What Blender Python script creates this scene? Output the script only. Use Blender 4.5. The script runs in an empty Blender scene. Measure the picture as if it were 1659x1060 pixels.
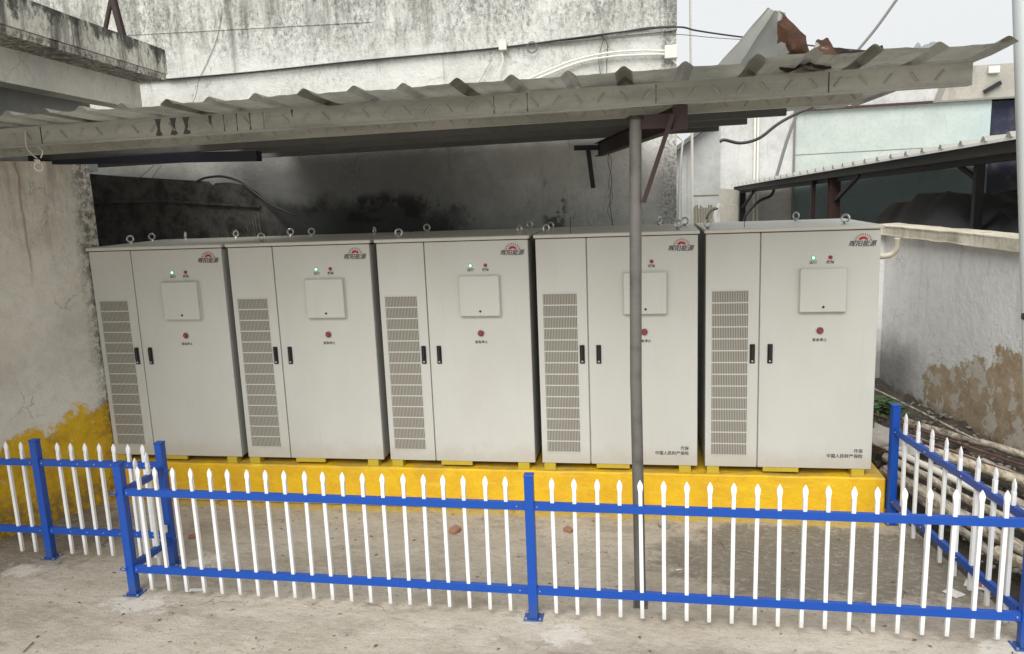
import bpy, bmesh, math, random
from mathutils import Vector, Matrix, noise
random.seed(7)
S = bpy.context.scene
COL = S.collection
R = math.radians

# ------------------------------------------------------------------ camera
cam_d = bpy.data.cameras.new('camera'); cam = bpy.data.objects.new('camera', cam_d); COL.objects.link(cam)
YAW, PITCH, ROLL = -.1703, -.1738, -.0392
fwd = Vector((math.sin(YAW)*math.cos(PITCH), math.cos(YAW)*math.cos(PITCH), math.sin(PITCH)))
rt = Vector((math.cos(YAW), -math.sin(YAW), 0)); up = rt.cross(fwd)
rt2 = rt*math.cos(ROLL)+up*math.sin(ROLL); up2 = -rt*math.sin(ROLL)+up*math.cos(ROLL)
m = Matrix((rt2, up2, -fwd)).transposed().to_4x4(); m.translation = Vector((5.1557, -6.5692, 2.8547))
cam.matrix_world = m
cam_d.sensor_width = 36; cam_d.lens = 36*1255.4/1659; cam_d.clip_end = 500; cam_d.clip_start = .05
S.camera = cam

# ------------------------------------------------------------------ light
SUN_EL, SUN_AZ = R(44), R(188)          # azimuth clockwise from +Y
w = bpy.data.worlds.new('World'); S.world = w; w.use_nodes = True
nt = w.node_tree; nt.nodes.clear()
sky = nt.nodes.new('ShaderNodeTexSky'); sky.sky_type = 'NISHITA'; sky.sun_disc = False
sky.sun_elevation = SUN_EL; sky.sun_rotation = SUN_AZ; sky.air_density = 1; sky.dust_density = 4
hs = nt.nodes.new('ShaderNodeHueSaturation'); hs.inputs['Saturation'].default_value = .10
mx = nt.nodes.new('ShaderNodeMixRGB'); mx.inputs[0].default_value = .8; mx.inputs[2].default_value = (7.6, 7.8, 7.9, 1)
bg = nt.nodes.new('ShaderNodeBackground'); bg.inputs[1].default_value = .0535
out = nt.nodes.new('ShaderNodeOutputWorld')
nt.links.new(sky.outputs[0], hs.inputs['Color']); nt.links.new(hs.outputs[0], mx.inputs[1])
nt.links.new(mx.outputs[0], bg.inputs[0]); nt.links.new(bg.outputs[0], out.inputs[0])
sl = bpy.data.lights.new('sun', 'SUN'); sl.energy = 1.5; sl.angle = R(45); sl.color = (1, .97, .92)
so = bpy.data.objects.new('sun', sl); COL.objects.link(so)
sd = Vector((math.sin(SUN_AZ)*math.cos(SUN_EL), math.cos(SUN_AZ)*math.cos(SUN_EL), math.sin(SUN_EL)))
so.rotation_euler = sd.to_track_quat('Z', 'Y').to_euler(); so.location = (0, -10, 20)
S.view_settings.view_transform = 'Standard'; S.view_settings.look = 'None'
S.view_settings.exposure = 1.20; S.view_settings.gamma = 1; S.view_settings.use_curve_mapping = False

# ------------------------------------------------------------------ material helpers
class NB:
    """small node builder; textures are laid out in world position"""
    def __init__(s, name, rough=.8, metal=0.0):
        s.m = bpy.data.materials.new(name); s.m.use_nodes = True; s.t = s.m.node_tree
        s.b = s.t.nodes['Principled BSDF']; s.b.inputs['Roughness'].default_value = rough
        s.b.inputs['Metallic'].default_value = metal
        s.pos = s.t.nodes.new('ShaderNodeNewGeometry').outputs['Position']
    def n(s, t): return s.t.nodes.new(t)
    def put(s, sock, v):
        if isinstance(v, bpy.types.NodeSocket): s.t.links.new(v, sock)
        else: sock.default_value = v
    def math(s, op, a, b=0.0, c=None, clamp=False):
        q = s.n('ShaderNodeMath'); q.operation = op; q.use_clamp = clamp
        s.put(q.inputs[0], a); s.put(q.inputs[1], b)
        if c is not None: s.put(q.inputs[2], c)
        return q.outputs[0]
    def vec(s, scale=(1, 1, 1), rot=0, off=(0, 0, 0)):
        q = s.n('ShaderNodeMapping'); q.inputs['Scale'].default_value = scale; q.inputs['Rotation'].default_value = (0, 0, rot)
        q.inputs['Location'].default_value = off
        s.t.links.new(s.pos, q.inputs['Vector']); return q.outputs[0]
    def noise(s, scale, detail=6, rough=.6, v=None, dist=0):
        q = s.n('ShaderNodeTexNoise'); q.inputs['Scale'].default_value = scale; q.inputs['Detail'].default_value = detail
        q.inputs['Roughness'].default_value = rough; q.inputs['Distortion'].default_value = dist
        s.t.links.new(v if v is not None else s.pos, q.inputs['Vector']); return q.outputs['Fac']
    def voro(s, scale, feature='DISTANCE_TO_EDGE', v=None):
        q = s.n('ShaderNodeTexVoronoi'); q.feature = feature; q.inputs['Scale'].default_value = scale
        s.t.links.new(v if v is not None else s.pos, q.inputs['Vector']); return q.outputs['Distance']
    def step(s, x, lo, hi):
        q = s.n('ShaderNodeMapRange'); q.interpolation_type = 'SMOOTHSTEP'
        s.put(q.inputs[0], x); q.inputs[1].default_value = lo; q.inputs[2].default_value = hi; return q.outputs[0]
    def mix(s, f, a, b):
        q = s.n('ShaderNodeMixRGB'); s.put(q.inputs[0], f)
        for i, c in ((1, a), (2, b)):
            if isinstance(c, tuple): c = (*c, 1) if len(c) == 3 else c
            s.put(q.inputs[i], c)
        return q.outputs[0]
    def xyz(s):
        q = s.n('ShaderNodeSeparateXYZ'); s.t.links.new(s.pos, q.inputs[0]); return q.outputs
    def dist(s, p, sc=(1, 1, 1)):
        a = s.n('ShaderNodeVectorMath'); a.operation = 'SUBTRACT'; s.t.links.new(s.pos, a.inputs[0]); a.inputs[1].default_value = p
        b = s.n('ShaderNodeVectorMath'); b.operation = 'MULTIPLY'; s.t.links.new(a.outputs[0], b.inputs[0]); b.inputs[1].default_value = sc
        c = s.n('ShaderNodeVectorMath'); c.operation = 'LENGTH'; s.t.links.new(b.outputs[0], c.inputs[0]); return c.outputs['Value']
    def color(s, c): s.put(s.b.inputs['Base Color'], (*c, 1) if isinstance(c, tuple) else c); return s
    def bump(s, h, strength=.3, d=.01):
        q = s.n('ShaderNodeBump'); q.inputs['Strength'].default_value = strength; q.inputs['Distance'].default_value = d
        s.put(q.inputs['Height'], h); s.t.links.new(q.outputs[0], s.b.inputs['Normal']); return s

def paint(name, c, rough=.45, dirt=.25, dirtc=(.25, .22, .18), scale=3, metal=0):
    b = NB(name, rough, metal)
    g = b.step(b.noise(scale, 8, .65), .45, .85); g2 = b.step(b.noise(scale*14, 4, .6), .5, .75)
    col = b.mix(b.math('MULTIPLY', g, dirt), c, dirtc)
    col = b.mix(b.math('MULTIPLY', g2, dirt*.3), col, dirtc)
    b.color(col).bump(b.noise(scale*30, 3), .05, .004)
    return b.m

def plaster(name, base, streakc=(.10, .10, .09), streak=.5, mould=.5, zlo=0, zhi=6, bumpy=.5, extra=None, base2=None, band=(.42, .60)):
    """old lime plaster: uneven tone, vertical runs, black mould specks that thicken between zlo and zhi"""
    b = NB(name, .92)
    x, y, z = b.xyz()
    base2 = base2 or tuple(v*.78 for v in base)
    col = b.mix(b.step(b.noise(1.3, 6, .62), .35, .7), base, base2)
    col = b.mix(b.math('MULTIPLY', b.step(b.noise(9, 8, .7), .45, .72), .35), col, tuple(v*.6 for v in base))
    hz = b.step(z, zlo, zhi)
    sv = b.vec((3.2, 3.2, .35)); st = b.noise(1.6, 9, .68, sv, .3)
    m1 = b.step(b.math('ADD', st, b.math('MULTIPLY', hz, .16)), .58, .80)
    col = b.mix(b.math('MULTIPLY', m1, streak), col, streakc)
    # mould: patches of fine specks
    patch = b.step(b.math('ADD', b.noise(1.1, 5, .6, b.vec((1, 1, .55), 0, (4, 2, 7))), b.math('MULTIPLY', hz, .2)), band[0], band[1]+.18)
    speck = b.step(b.noise(26, 12, .86, b.vec((1, 1, .55)), .25), .46, .66)
    col = b.mix(b.math('MULTIPLY', b.math('MULTIPLY', patch, speck), mould), col, streakc)
    nv = b.n('ShaderNodeVectorMath'); nv.operation = 'MULTIPLY_ADD'; nn = b.n('ShaderNodeTexNoise'); nn.inputs['Scale'].default_value = 4; nn.inputs['Detail'].default_value = 6; b.t.links.new(b.pos, nn.inputs['Vector'])
    b.t.links.new(nn.outputs['Color'], nv.inputs[0]); nv.inputs[1].default_value = (.35, .35, .35); b.t.links.new(b.pos, nv.inputs[2])
    crk = b.step(b.voro(1.7, v=nv.outputs[0]), .010, .0)
    crk = b.math('MULTIPLY', crk, b.step(b.noise(1.7, 3), .52, .6))
    col = b.mix(b.math('MULTIPLY', crk, .4), col, (.08, .075, .07))
    if extra: col = extra(b, col, x, y, z)
    b.color(col)
    h = b.math('ADD', b.noise(7, 10, .7), b.math('MULTIPLY', b.noise(45, 6, .7), .35))
    b.bump(h, bumpy, .03)
    return b.m

M = {}
def cab_mat():
    b = NB('cabinet_paint', .36); x, y, z = b.xyz()
    n = b.noise(1.7, 7, .6, b.vec((1, 1, .5)))
    c = b.mix(b.step(n, .35, .7), (.575, .573, .535), (.54, .537, .495))
    dust = b.math('MULTIPLY', b.step(b.math('SUBTRACT', z, b.math('MULTIPLY', b.noise(5, 6, .7), .35)), .48, .28), .45)
    c = b.mix(dust, c, (.42, .37, .28))
    run = b.math('MULTIPLY', b.step(b.noise(3.5, 7, .7, b.vec((6, 6, .35))), .56, .75), .16)
    c = b.mix(run, c, (.34, .31, .25))
    sp = b.math('MULTIPLY', b.step(b.noise(55, 5, .7), .66, .74), .4)
    c = b.mix(sp, c, (.35, .31, .25))
    b.color(c); b.put(b.b.inputs['Roughness'], b.math('ADD', .32, b.math('MULTIPLY', n, .2)))
    b.bump(b.noise(1.6, 2, .4), .12, .03); return b.m
M['cabinet'] = cab_mat()
M['cabinet_side'] = paint('cabinet_side_paint', (.50, .50, .48), .4, .15)
M['lid'] = paint('lid_paint', (.64, .62, .56), .4, .25, (.3, .27, .22), 5)
M['mesh_back'] = paint('vent_back', (.13, .12, .10), .8, .2)
M['vent_bar'] = paint('vent_bar', (.43, .41, .35), .6, .2)
M['black'] = paint('black_plastic', (.012, .012, .013), .4, .1, (.05, .05, .05))
M['dark'] = paint('dark_gap', (.02, .02, .022), .7, .1, (.05, .05, .05))
M['steel'] = paint('bright_steel', (.62, .62, .60), .3, .2, (.2, .18, .15), 8, .8)
M['ink'] = paint('black_ink', (.03, .025, .025), .6, 0)
M['ray_ink'] = paint('ray_ink', (.16, .02, .02), .5, 0)
M['red_ink'] = paint('red_ink', (.42, .02, .025), .5, 0)
M['red_dark'] = paint('red_button', (.35, .03, .035), .35, 0)
M['blue'] = None
def fence_paint(name, c, chip, dirt):
    b = NB(name, .38); x, y, z = b.xyz(); f = b.noise(38, 6, .75)
    lo = b.math('MULTIPLY', b.step(b.math('ADD', z, b.math('MULTIPLY', b.noise(9, 6, .7), .22)), .30, .10), .65)
    col = b.mix(b.math('MULTIPLY', b.step(b.noise(6, 7, .7), .5, .75), .22), c, dirt)
    col = b.mix(lo, col, dirt)
    col = b.mix(b.math('MULTIPLY', b.step(f, .70, .74), .8), col, chip)
    b.color(col).bump(b.noise(60, 3), .06, .004); return b.m
M['white'] = fence_paint('white_fence_paint', (.74, .76, .78), (.30, .24, .18), (.42, .38, .32))
M['blue'] = fence_paint('blue_fence_paint', (.0045, .066, .37), (.10, .16, .30), (.035, .075, .20))
M['yellow'] = None
def yellow_mat():
    b = NB('yellow_plinth_paint', .6); x, y, z = b.xyz(); n = b.noise(2.6, 9, .72); f = b.noise(17, 9, .8)
    c = b.mix(b.step(n, .36, .66), (.78, .48, .010), (.66, .37, .012))
    c = b.mix(b.math('MULTIPLY', b.step(b.noise(6, 8, .7, b.vec((.6, 1, 2.5))), .52, .68), .5), c, (.80, .60, .05))
    c = b.mix(b.math('MULTIPLY', b.step(b.noise(5, 8, .75, b.vec((1, 1, .4), 0, (3, 0, 1))), .60, .72), .55), c, (.40, .29, .03))
    ch = b.math('MULTIPLY', b.step(f, .63, .67), b.step(b.noise(2.1, 5, .6, b.vec((1, 1, 1), 0, (8, 8, 8))), .48, .6))
    c = b.mix(b.math('MULTIPLY', ch, .85), c, (.36, .33, .28))
    lo = b.math('MULTIPLY', b.step(b.math('ADD', z, b.math('MULTIPLY', f, .14)), .13, .07), .7)
    c = b.mix(lo, c, (.27, .22, .12))
    top = b.math('MULTIPLY', b.step(z, .37, .382), b.step(n, .40, .58))
    c = b.mix(b.math('MULTIPLY', top, .55), c, (.36, .31, .09))
    b.color(c).bump(b.math('ADD', b.noise(7, 8, .7), b.math('MULTIPLY', b.noise(40, 5), .3)), .6, .02); return b.m
M['yellow'] = yellow_mat()
M['yellow_feet'] = paint('yellow_feet_paint', (.52, .38, .03), .55, .4, (.3, .22, .05), 6)
M['zinc'] = paint('galvanised_purlin', (.33, .33, .295), .65, .65, (.17, .16, .135), 3.5, 0)
M['pipe_zinc'] = paint('galvanised_pipe', (.135, .13, .12), .6, .9, (.05, .045, .04), 7, .1)
M['pole_zinc'] = paint('pale_galvanised_pole', (.52, .56, .57), .45, .5, (.36, .38, .38), 3, .2)
M['oxide'] = paint('red_oxide_steel', (.030, .014, .013), .7, .6, (.018, .010, .009), 6)
M['navy'] = paint('dark_blue_steel', (.006, .009, .022), .5, .4, (.01, .01, .012), 3)
M['pvc'] = paint('white_pvc', (.72, .70, .64), .4, .35, (.45, .41, .33), 6)
M['cable'] = paint('black_cable', (.025, .025, .027), .6, .2)
M['cable_grey'] = paint('grey_cable', (.16, .16, .15), .6, .2)
M['rope'] = paint('white_rope', (.55, .53, .47), .9, .5)
M['brick'] = paint('broken_brick', (.30, .15, .10), .9, .6, (.28, .24, .2), 20)
M['stone'] = paint('grey_stone', (.30, .28, .25), .9, .6, (.14, .13, .12), 12)
M['paper'] = paint('white_paper', (.68, .66, .62), .8, .4, (.5, .46, .4), 15)
M['pale_zinc'] = paint('pale_zinc_sheet', (.55, .56, .53), .5, .5, (.30, .30, .28), 5, .1)
M['shaded_purlin'] = paint('purlin_in_shade', (.085, .085, .082), .7, .6, (.03, .03, .03), 3)  # rear purlins: darker colour carries the shade under the canopy
M['bamboo'] = paint('old_bamboo', (.22, .20, .12), .8, .5, (.10, .09, .06), 8)
M['wood'] = paint('weathered_wood', (.40, .34, .26), .85, .7, (.17, .13, .10), 7)
M['log'] = paint('peeling_log', (.46, .40, .31), .85, .7, (.12, .10, .08), 5)
M['red_pipe'] = paint('red_pipe', (.10, .04, .035), .6, .4)
M['tarp'] = paint('black_tarp', (.012, .013, .016), .42, .5, (.03, .03, .035), 3)
M['cap'] = plaster('cream_coping', (.76, .71, .59), (.22, .17, .10), .45, .6, 0, 3, .5)
M['rust_post'] = paint('rust_post', (.055, .026, .020), .8, .7, (.04, .02, .015), 3)
M['eave'] = paint('mossy_eave', (.03, .03, .024), .9, .6, (.02, .02, .018), 3)
M['pale_sheet'] = paint('pale_roof', (.82, .84, .84), .6, .3)
M['dark_stone'] = paint('dark_rubble', (.20, .18, .15), .95, .8, (.09, .08, .065), 9)
M['litter'] = paint('leaf_litter', (.13, .09, .055), .9, .5, (.3, .26, .2), 3)
M['elbow'] = paint('grimy_pvc', (.50, .47, .38), .5, .6, (.25, .22, .16), 9)
M['tar'] = paint('tar', (.055, .055, .052), .6, .4, (.12, .12, .11), 20)
M['leaf'] = paint('green_leaf', (.055, .12, .035), .6, .5, (.13, .17, .07), 20)
M['dryweed'] = paint('dry_weed', (.16, .14, .10), .9, .5)
M['roof_sheet'] = None

def zinc_sheet():
    b = NB('weathered_roof_sheet', .6, .0)
    c = b.mix(b.step(b.noise(2.2, 8, .65), .35, .7), (.42, .42, .39), (.27, .27, .245))
    c = b.mix(b.math('MULTIPLY', b.step(b.noise(3.3, 9, .75, b.vec((2, .5, 1))), .56, .70), .7), c, (.12, .085, .06))
    c = b.mix(b.math('MULTIPLY', b.step(b.noise(30, 5, .7), .5, .75), .3), c, (.10, .10, .09))
    b.color(c).bump(b.noise(6, 6), .25, .02); return b.m
M['roof_sheet'] = zinc_sheet()
def purlin_mat():
    b = NB('purlin_face', .65, 0)
    c = b.mix(b.step(b.noise(2.1, 8, .65, b.vec((.6, 1, 3))), .35, .7), (.40, .40, .36), (.25, .25, .225))
    X_ = b.xyz()[0]; st = b.step(b.noise(5, 3, .5, b.vec((1.6, 1, .12), 0, (3.1, 0, 0))), .66, .71)
    st2 = b.math('MULTIPLY', b.step(b.noise(4, 2, .5, b.vec((2.6, 1, .5), 0, (.6, 0, 0))), .50, .54), b.math('MULTIPLY', b.step(X_, 1.75, 1.85), b.step(X_, 2.6, 2.3)))
    st = b.math('MULTIPLY', st, .5)      # tar runs
    c = b.mix(b.math('MULTIPLY', st, .75), c, (.06, .06, .06))
    c = b.mix(b.math('MULTIPLY', b.step(b.noise(25, 8, .75), .52, .68), .35), c, (.14, .13, .11))
    rust = b.step(b.noise(4.5, 8, .7, b.vec((1, 1, 1), 0, (9, 3, 1))), .66, .74)
    c = b.mix(b.math('MULTIPLY', rust, .5), c, (.16, .08, .05))
    b.color(c).bump(b.noise(9, 6), .15, .02); return b.m
M['purlin'] = purlin_mat()
def rust_sheet():
    b = NB('rusted_roof_sheet', .75, .1)
    f = b.step(b.noise(3.4, 9, .62), .45, .49)
    r = b.mix(b.step(b.noise(9, 8, .7), .35, .7), (.165, .085, .05), (.075, .04, .03))
    b.color(b.mix(f, (.50, .51, .48), r)).bump(b.noise(20, 6), .3, .01); return b.m
M['rust_sheet'] = rust_sheet()
def wood_grain(name, a, c2, ax=(12, 12, .8)):
    b = NB(name, .85); f = b.noise(3, 8, .7, b.vec(ax), .5)
    b.color(b.mix(b.step(f, .35, .65), a, c2)).bump(f, .4, .01); return b.m

def back_extra(b, col, x, y, z):
    n = b.noise(3.2, 8, .65); n2 = b.noise(1.4, 7, .65, b.vec((1, 1, 1), 0, (7, 7, 7)))
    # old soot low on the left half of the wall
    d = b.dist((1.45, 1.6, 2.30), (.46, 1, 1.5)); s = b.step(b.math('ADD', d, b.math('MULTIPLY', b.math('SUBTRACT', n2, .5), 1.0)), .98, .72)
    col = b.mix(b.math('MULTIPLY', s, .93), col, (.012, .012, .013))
    # canopy shade and stain painted into the plaster below the canopy line, fading to the right
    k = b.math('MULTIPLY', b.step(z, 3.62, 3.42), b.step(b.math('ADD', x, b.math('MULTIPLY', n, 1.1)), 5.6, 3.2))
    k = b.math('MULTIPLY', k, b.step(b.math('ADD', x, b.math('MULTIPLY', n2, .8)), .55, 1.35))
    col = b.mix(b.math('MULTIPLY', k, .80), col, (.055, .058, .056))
    # peeling black trail
    p = b.math('MULTIPLY', b.step(b.dist((2.35, 1.6, 2.72), (.45, 1, 2.6)), .55, .25), b.step(n, .46, .56))
    col = b.mix(b.math('MULTIPLY', p, .85), col, (.02, .017, .015))
    p = b.math('MULTIPLY', b.step(b.dist((4.25, 1.6, 2.65), (3.5, 1, 1.0)), .6, .25), b.step(n, .50, .55))
    col = b.mix(b.math('MULTIPLY', p, .8), col, (.05, .05, .045))
    # black mould on the end corner
    p = b.math('MULTIPLY', b.step(x, 5.25, 5.42), b.step(b.noise(34, 10, .85), .44, .60))
    col = b.mix(b.math('MULTIPLY', p, .75), col, (.06, .06, .055))
    # heavy growth high up
    p = b.math('MULTIPLY', b.step(b.math('ADD', z, b.math('MULTIPLY', n2, .9)), 4.66, 5.02), b.math('MULTIPLY', b.step(b.noise(24, 12, .86, b.vec((1, 1, .6)), .3), .42, .62), b.step(b.noise(2.2, 8, .75, b.vec((1.5, 1, .6))), .36, .6)))
    return b.mix(b.math('MULTIPLY', p, .95), col, (.085, .09, .075))
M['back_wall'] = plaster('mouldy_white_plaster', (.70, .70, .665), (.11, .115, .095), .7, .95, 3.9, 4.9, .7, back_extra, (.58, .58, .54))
def left_extra(b, col, x, y, z):
    n = b.noise(2.4, 9, .7); n3 = b.noise(16, 8, .75)
    e = b.math('ADD', z, b.math('MULTIPLY', b.math('SUBTRACT', n, .5), .8))
    e = b.math('SUBTRACT', e, b.math('MULTIPLY', y, .22))              # the splash climbs toward the plinth
    yl = b.step(e, 1.06, .98)
    yc = b.mix(b.step(b.noise(5, 8, .7), .4, .68), (.72, .46, .018), (.50, .28, .02))
    worn = b.step(n3, .60, .66)
    col = b.mix(b.math('MULTIPLY', yl, b.math('SUBTRACT', 1, b.math('MULTIPLY', worn, .75))), col, yc)
    low = b.math('MULTIPLY', b.step(b.math('ADD', z, b.math('MULTIPLY', n, .4)), .62, .30), b.step(n3, .35, .60))
    col = b.mix(b.math('MULTIPLY', low, .75), col, (.10, .085, .06))
    edge = b.math('MULTIPLY', b.step(b.math('ADD', y, b.math('MULTIPLY', n, .25)), .0, .16), b.step(n3, .40, .58))
    col = b.mix(b.math('MULTIPLY', edge, .8), col, (.075, .065, .055))
    rs = b.math('MULTIPLY', b.step(b.math('ABSOLUTE', b.math('ADD', b.math('ADD', y, .42), b.math('MULTIPLY', b.noise(2, 3), .12))), .015, .004), b.step(z, 2.1, 2.5))
    return b.mix(b.math('MULTIPLY', rs, .5), col, (.24, .12, .07))
M['left_wall'] = plaster('cream_plaster', (.77, .745, .68), (.20, .165, .12), .6, .4, 1.5, 3.6, .6, left_extra, (.60, .57, .505))
def right_extra(b, col, x, y, z):
    n = b.noise(1.8, 10, .72, b.vec((1, 1, 1), 0, (2, 5, 1))); n2 = b.noise(7, 8, .7)
    low = b.math('SUBTRACT', b.math('MULTIPLY', b.math('SUBTRACT', n, .5), 1.5), b.math('SUBTRACT', z, 1.12))
    low = b.math('SUBTRACT', low, b.math('MULTIPLY', b.math('SUBTRACT', y, 1.6), .28))
    pe = b.step(b.math('ADD', low, b.math('MULTIPLY', b.math('SUBTRACT', b.noise(14, 9, .8), .5), .35)), .0, .02)
    pe = b.math('MULTIPLY', pe, b.step(b.math('ADD', y, b.math('MULTIPLY', b.math('SUBTRACT', n2, .5), 1.3)), 2.75, 2.6))
    pc = b.mix(b.step(n2, .38, .65), (.48, .38, .255), (.35, .27, .18))
    pc = b.mix(b.step(b.noise(3.5, 8, .7, b.vec((1, 1, 1), 0, (5, 5, 5))), .53, .56), pc, (.58, .54, .47))
    col = b.mix(pe, col, pc)
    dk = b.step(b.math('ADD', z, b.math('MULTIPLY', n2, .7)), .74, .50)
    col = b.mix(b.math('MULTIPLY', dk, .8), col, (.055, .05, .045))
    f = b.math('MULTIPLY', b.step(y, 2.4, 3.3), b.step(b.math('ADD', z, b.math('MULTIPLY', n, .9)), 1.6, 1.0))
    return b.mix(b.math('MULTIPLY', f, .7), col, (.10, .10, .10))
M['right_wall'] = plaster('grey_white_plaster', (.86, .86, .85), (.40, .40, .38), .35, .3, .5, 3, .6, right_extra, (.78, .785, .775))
def slab_extra(b, col, x, y, z):
    n = b.noise(3.2, 9, .72, b.vec((1, 1.6, 1))); n2 = b.noise(19, 9, .8)
    p = b.step(b.math('ADD', b.math('MULTIPLY', b.math('SUBTRACT', z, 4.1), 1.0), b.math('ADD', n, b.math('MULTIPLY', n2, .35))), .86, .98)
    col = b.mix(b.math('MULTIPLY', p, .88), col, (.035, .033, .03))
    l = b.math('MULTIPLY', b.step(z, 4.17, 4.13), b.step(n2, .40, .56))
    return b.mix(b.math('MULTIPLY', l, .8), col, (.07, .065, .055))
M['slab'] = plaster('weathered_slab_plaster', (.84, .82, .74), (.065, .06, .05), .9, 1.0, 3.6, 4.45, .6, slab_extra, (.74, .71, .62), (.45, .6))
M['beam_plaster'] = plaster('beam_plaster', (.84, .82, .74), (.30, .28, .22), .35, .35, 3.5, 5, .4)
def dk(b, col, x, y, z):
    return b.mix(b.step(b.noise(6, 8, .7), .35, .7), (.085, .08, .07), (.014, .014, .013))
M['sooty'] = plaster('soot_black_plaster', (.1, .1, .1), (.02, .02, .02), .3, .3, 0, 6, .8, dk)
M['far_white'] = plaster('far_white_plaster', (.56, .56, .545), (.2, .2, .19), .6, .6, 2, 8, .3)
M['far_shed'] = plaster('far_grey_render', (.52, .53, .52), (.3, .3, .29), .3, .3, 2, 8, .3)
def pg(b, col, x, y, z):
    c = b.mix(b.math('MULTIPLY', b.step(b.math('ADD', x, b.noise(.6, 5)), 13.2, 16.0), .5), col, (.36, .48, .50))
    return c
M['pale_green'] = plaster('pale_green_render', (.47, .52, .475), (.28, .34, .33), .6, .4, 2, 8, .2, pg, (.41, .46, .43))
M['shade_teal'] = paint('shaded_teal_wall', (.17, .23, .235), .8, .8, (.06, .095, .115), .5)  # shade under the shed roof, put into the colour as dark teal
M['far_navy'] = paint('navy_cladding', (.006, .010, .035), .6, .3)
M['far_beige'] = plaster('beige_concrete', (.40, .38, .33), (.15, .13, .11), .5, .6, 2, 8, .4)

def ground_mat():
    b = NB('worn_concrete', .9)
    x, y, z = b.xyz()
    a = b.noise(.9, 9, .66, b.vec((1, 1.7, 1), R(28))); d = b.noise(5, 9, .72, b.vec((.7, 1.8, 1), R(28)))
    f = b.noise(60, 6, .75); g = b.noise(2.3, 10, .7, b.vec((1, 1, 1), 0, (3, 9, 0)))
    c = b.mix(b.step(a, .36, .66), (.54, .49, .415), (.37, .325, .265))
    c = b.mix(b.math('MULTIPLY', b.step(d, .50, .64), .55), c, (.52, .49, .43))
    c = b.mix(b.math('MULTIPLY', b.step(d, .47, .36), .5), c, (.24, .21, .175))
    c = b.mix(b.math('MULTIPLY', b.step(f, .52, .68), .5), c, (.17, .145, .12))
    # damp and trodden dirt between fence and plinth
    ins = b.math('MULTIPLY', b.step(b.math('ADD', y, b.math('MULTIPLY', g, .5)), -1.5, -1.05), b.step(y, .3, .1))
    c = b.mix(b.math('MULTIPLY', ins, .26), c, (.27, .24, .20))
    wet_or_shadow = b.step(b.math('ADD', b.dist((6.55, -.75, 0), (.62, 1.25, 0)), b.math('MULTIPLY', b.math('SUBTRACT', g, .5), 1.9)), .95, .66)  # damp patch, with the shadows behind the right fence painted in
    c = b.mix(b.math('MULTIPLY', wet_or_shadow, .75), c, (.13, .115, .09))
    wet_or_shadow = b.step(b.math('ADD', b.dist((5.6, -2.2, 0), (.5, 3.2, 0)), b.math('MULTIPLY', b.math('SUBTRACT', g, .5), 1.6)), .8, .5)
    c = b.mix(b.math('MULTIPLY', wet_or_shadow, .3), c, (.2, .175, .145))
    dl = b.step(b.math('ADD', b.dist((-.4, -.9, 0), (.8, 1, 0)), b.math('MULTIPLY', b.math('SUBTRACT', g, .5), 1.5)), 1.0, .6)
    c = b.mix(b.math('MULTIPLY', dl, .7), c, (.12, .105, .075))
    # yellow drips along the plinth foot
    yd = b.math('MULTIPLY', b.step(b.math('ADD', y, b.math('MULTIPLY', d, .35)), .0, .06), b.step(y, .12, .1))
    yd = b.math('MULTIPLY', yd, b.math('MULTIPLY', b.step(x, 7.3, 7.1), b.step(x, -.1, 0)))
    c = b.mix(b.math('MULTIPLY', yd, .8), c, (.52, .38, .03))
    # pale cement splashes round the post feet
    for p, s in (((1.52, -1.9, 0), (2.2, 4.5, 0)), ((4.62, -1.98, 0), (3, 4.6, 0)), ((7.35, -1.9, 0), (2.6, 3, 0)), ((1.65, -1.2, 0), (4, 4, 0)), ((.2, -1.5, 0), (3, 5, 0))):
        k = b.step(b.math('ADD', b.dist(p, s), b.math('MULTIPLY', b.math('SUBTRACT', b.noise(9, 9, .75), .5), 2.4)), .62, .30)
        c = b.mix(b.math('MULTIPLY', k, .75), c, (.64, .61, .56))
    mid = b.noise(14, 10, .8, b.vec((1, 1.5, 1), R(28)))
    c = b.mix(b.math('MULTIPLY', b.step(mid, .50, .66), .42), c, (.62, .585, .52))
    c = b.mix(b.math('MULTIPLY', b.step(mid, .47, .34), .5), c, (.19, .165, .135))
    nv = b.n('ShaderNodeVectorMath'); nv.operation = 'MULTIPLY_ADD'; nn = b.n('ShaderNodeTexNoise'); nn.inputs['Scale'].default_value = 3; nn.inputs['Detail'].default_value = 8; b.t.links.new(b.pos, nn.inputs['Vector'])
    b.t.links.new(nn.outputs['Color'], nv.inputs[0]); nv.inputs[1].default_value = (.6, .6, 0); b.t.links.new(b.pos, nv.inputs[2])
    crack = b.math('MULTIPLY', b.step(b.voro(.75, v=nv.outputs[0]), .006, 0), b.step(g, .5, .56))
    c = b.mix(b.math('MULTIPLY', crack, .65), c, (.10, .085, .07))
    b.color(c)
    b.bump(b.math('ADD', b.math('MULTIPLY', a, .6), b.math('ADD', b.math('MULTIPLY', d, .8), b.math('MULTIPLY', f, .4))), .75, .03)
    return b.m
M['ground'] = ground_mat()
def soil():
    b = NB('dark_soil', .95)
    c = b.mix(b.step(b.noise(5, 9, .75), .38, .62), (.10, .085, .065), (.045, .04, .03))
    c = b.mix(b.math('MULTIPLY', b.step(b.noise(28, 5, .7), .58, .66), .7), c, (.21, .18, .14))
    b.color(c).bump(b.noise(14, 9, .75), .9, .05); return b.m
M['soil'] = soil()
def lampmat(name, c, e):
    b = NB(name, .2); b.color(c); b.b.inputs['Emission Color'].default_value = (*c, 1); b.b.inputs['Emission Strength'].default_value = e; return b.m
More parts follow.
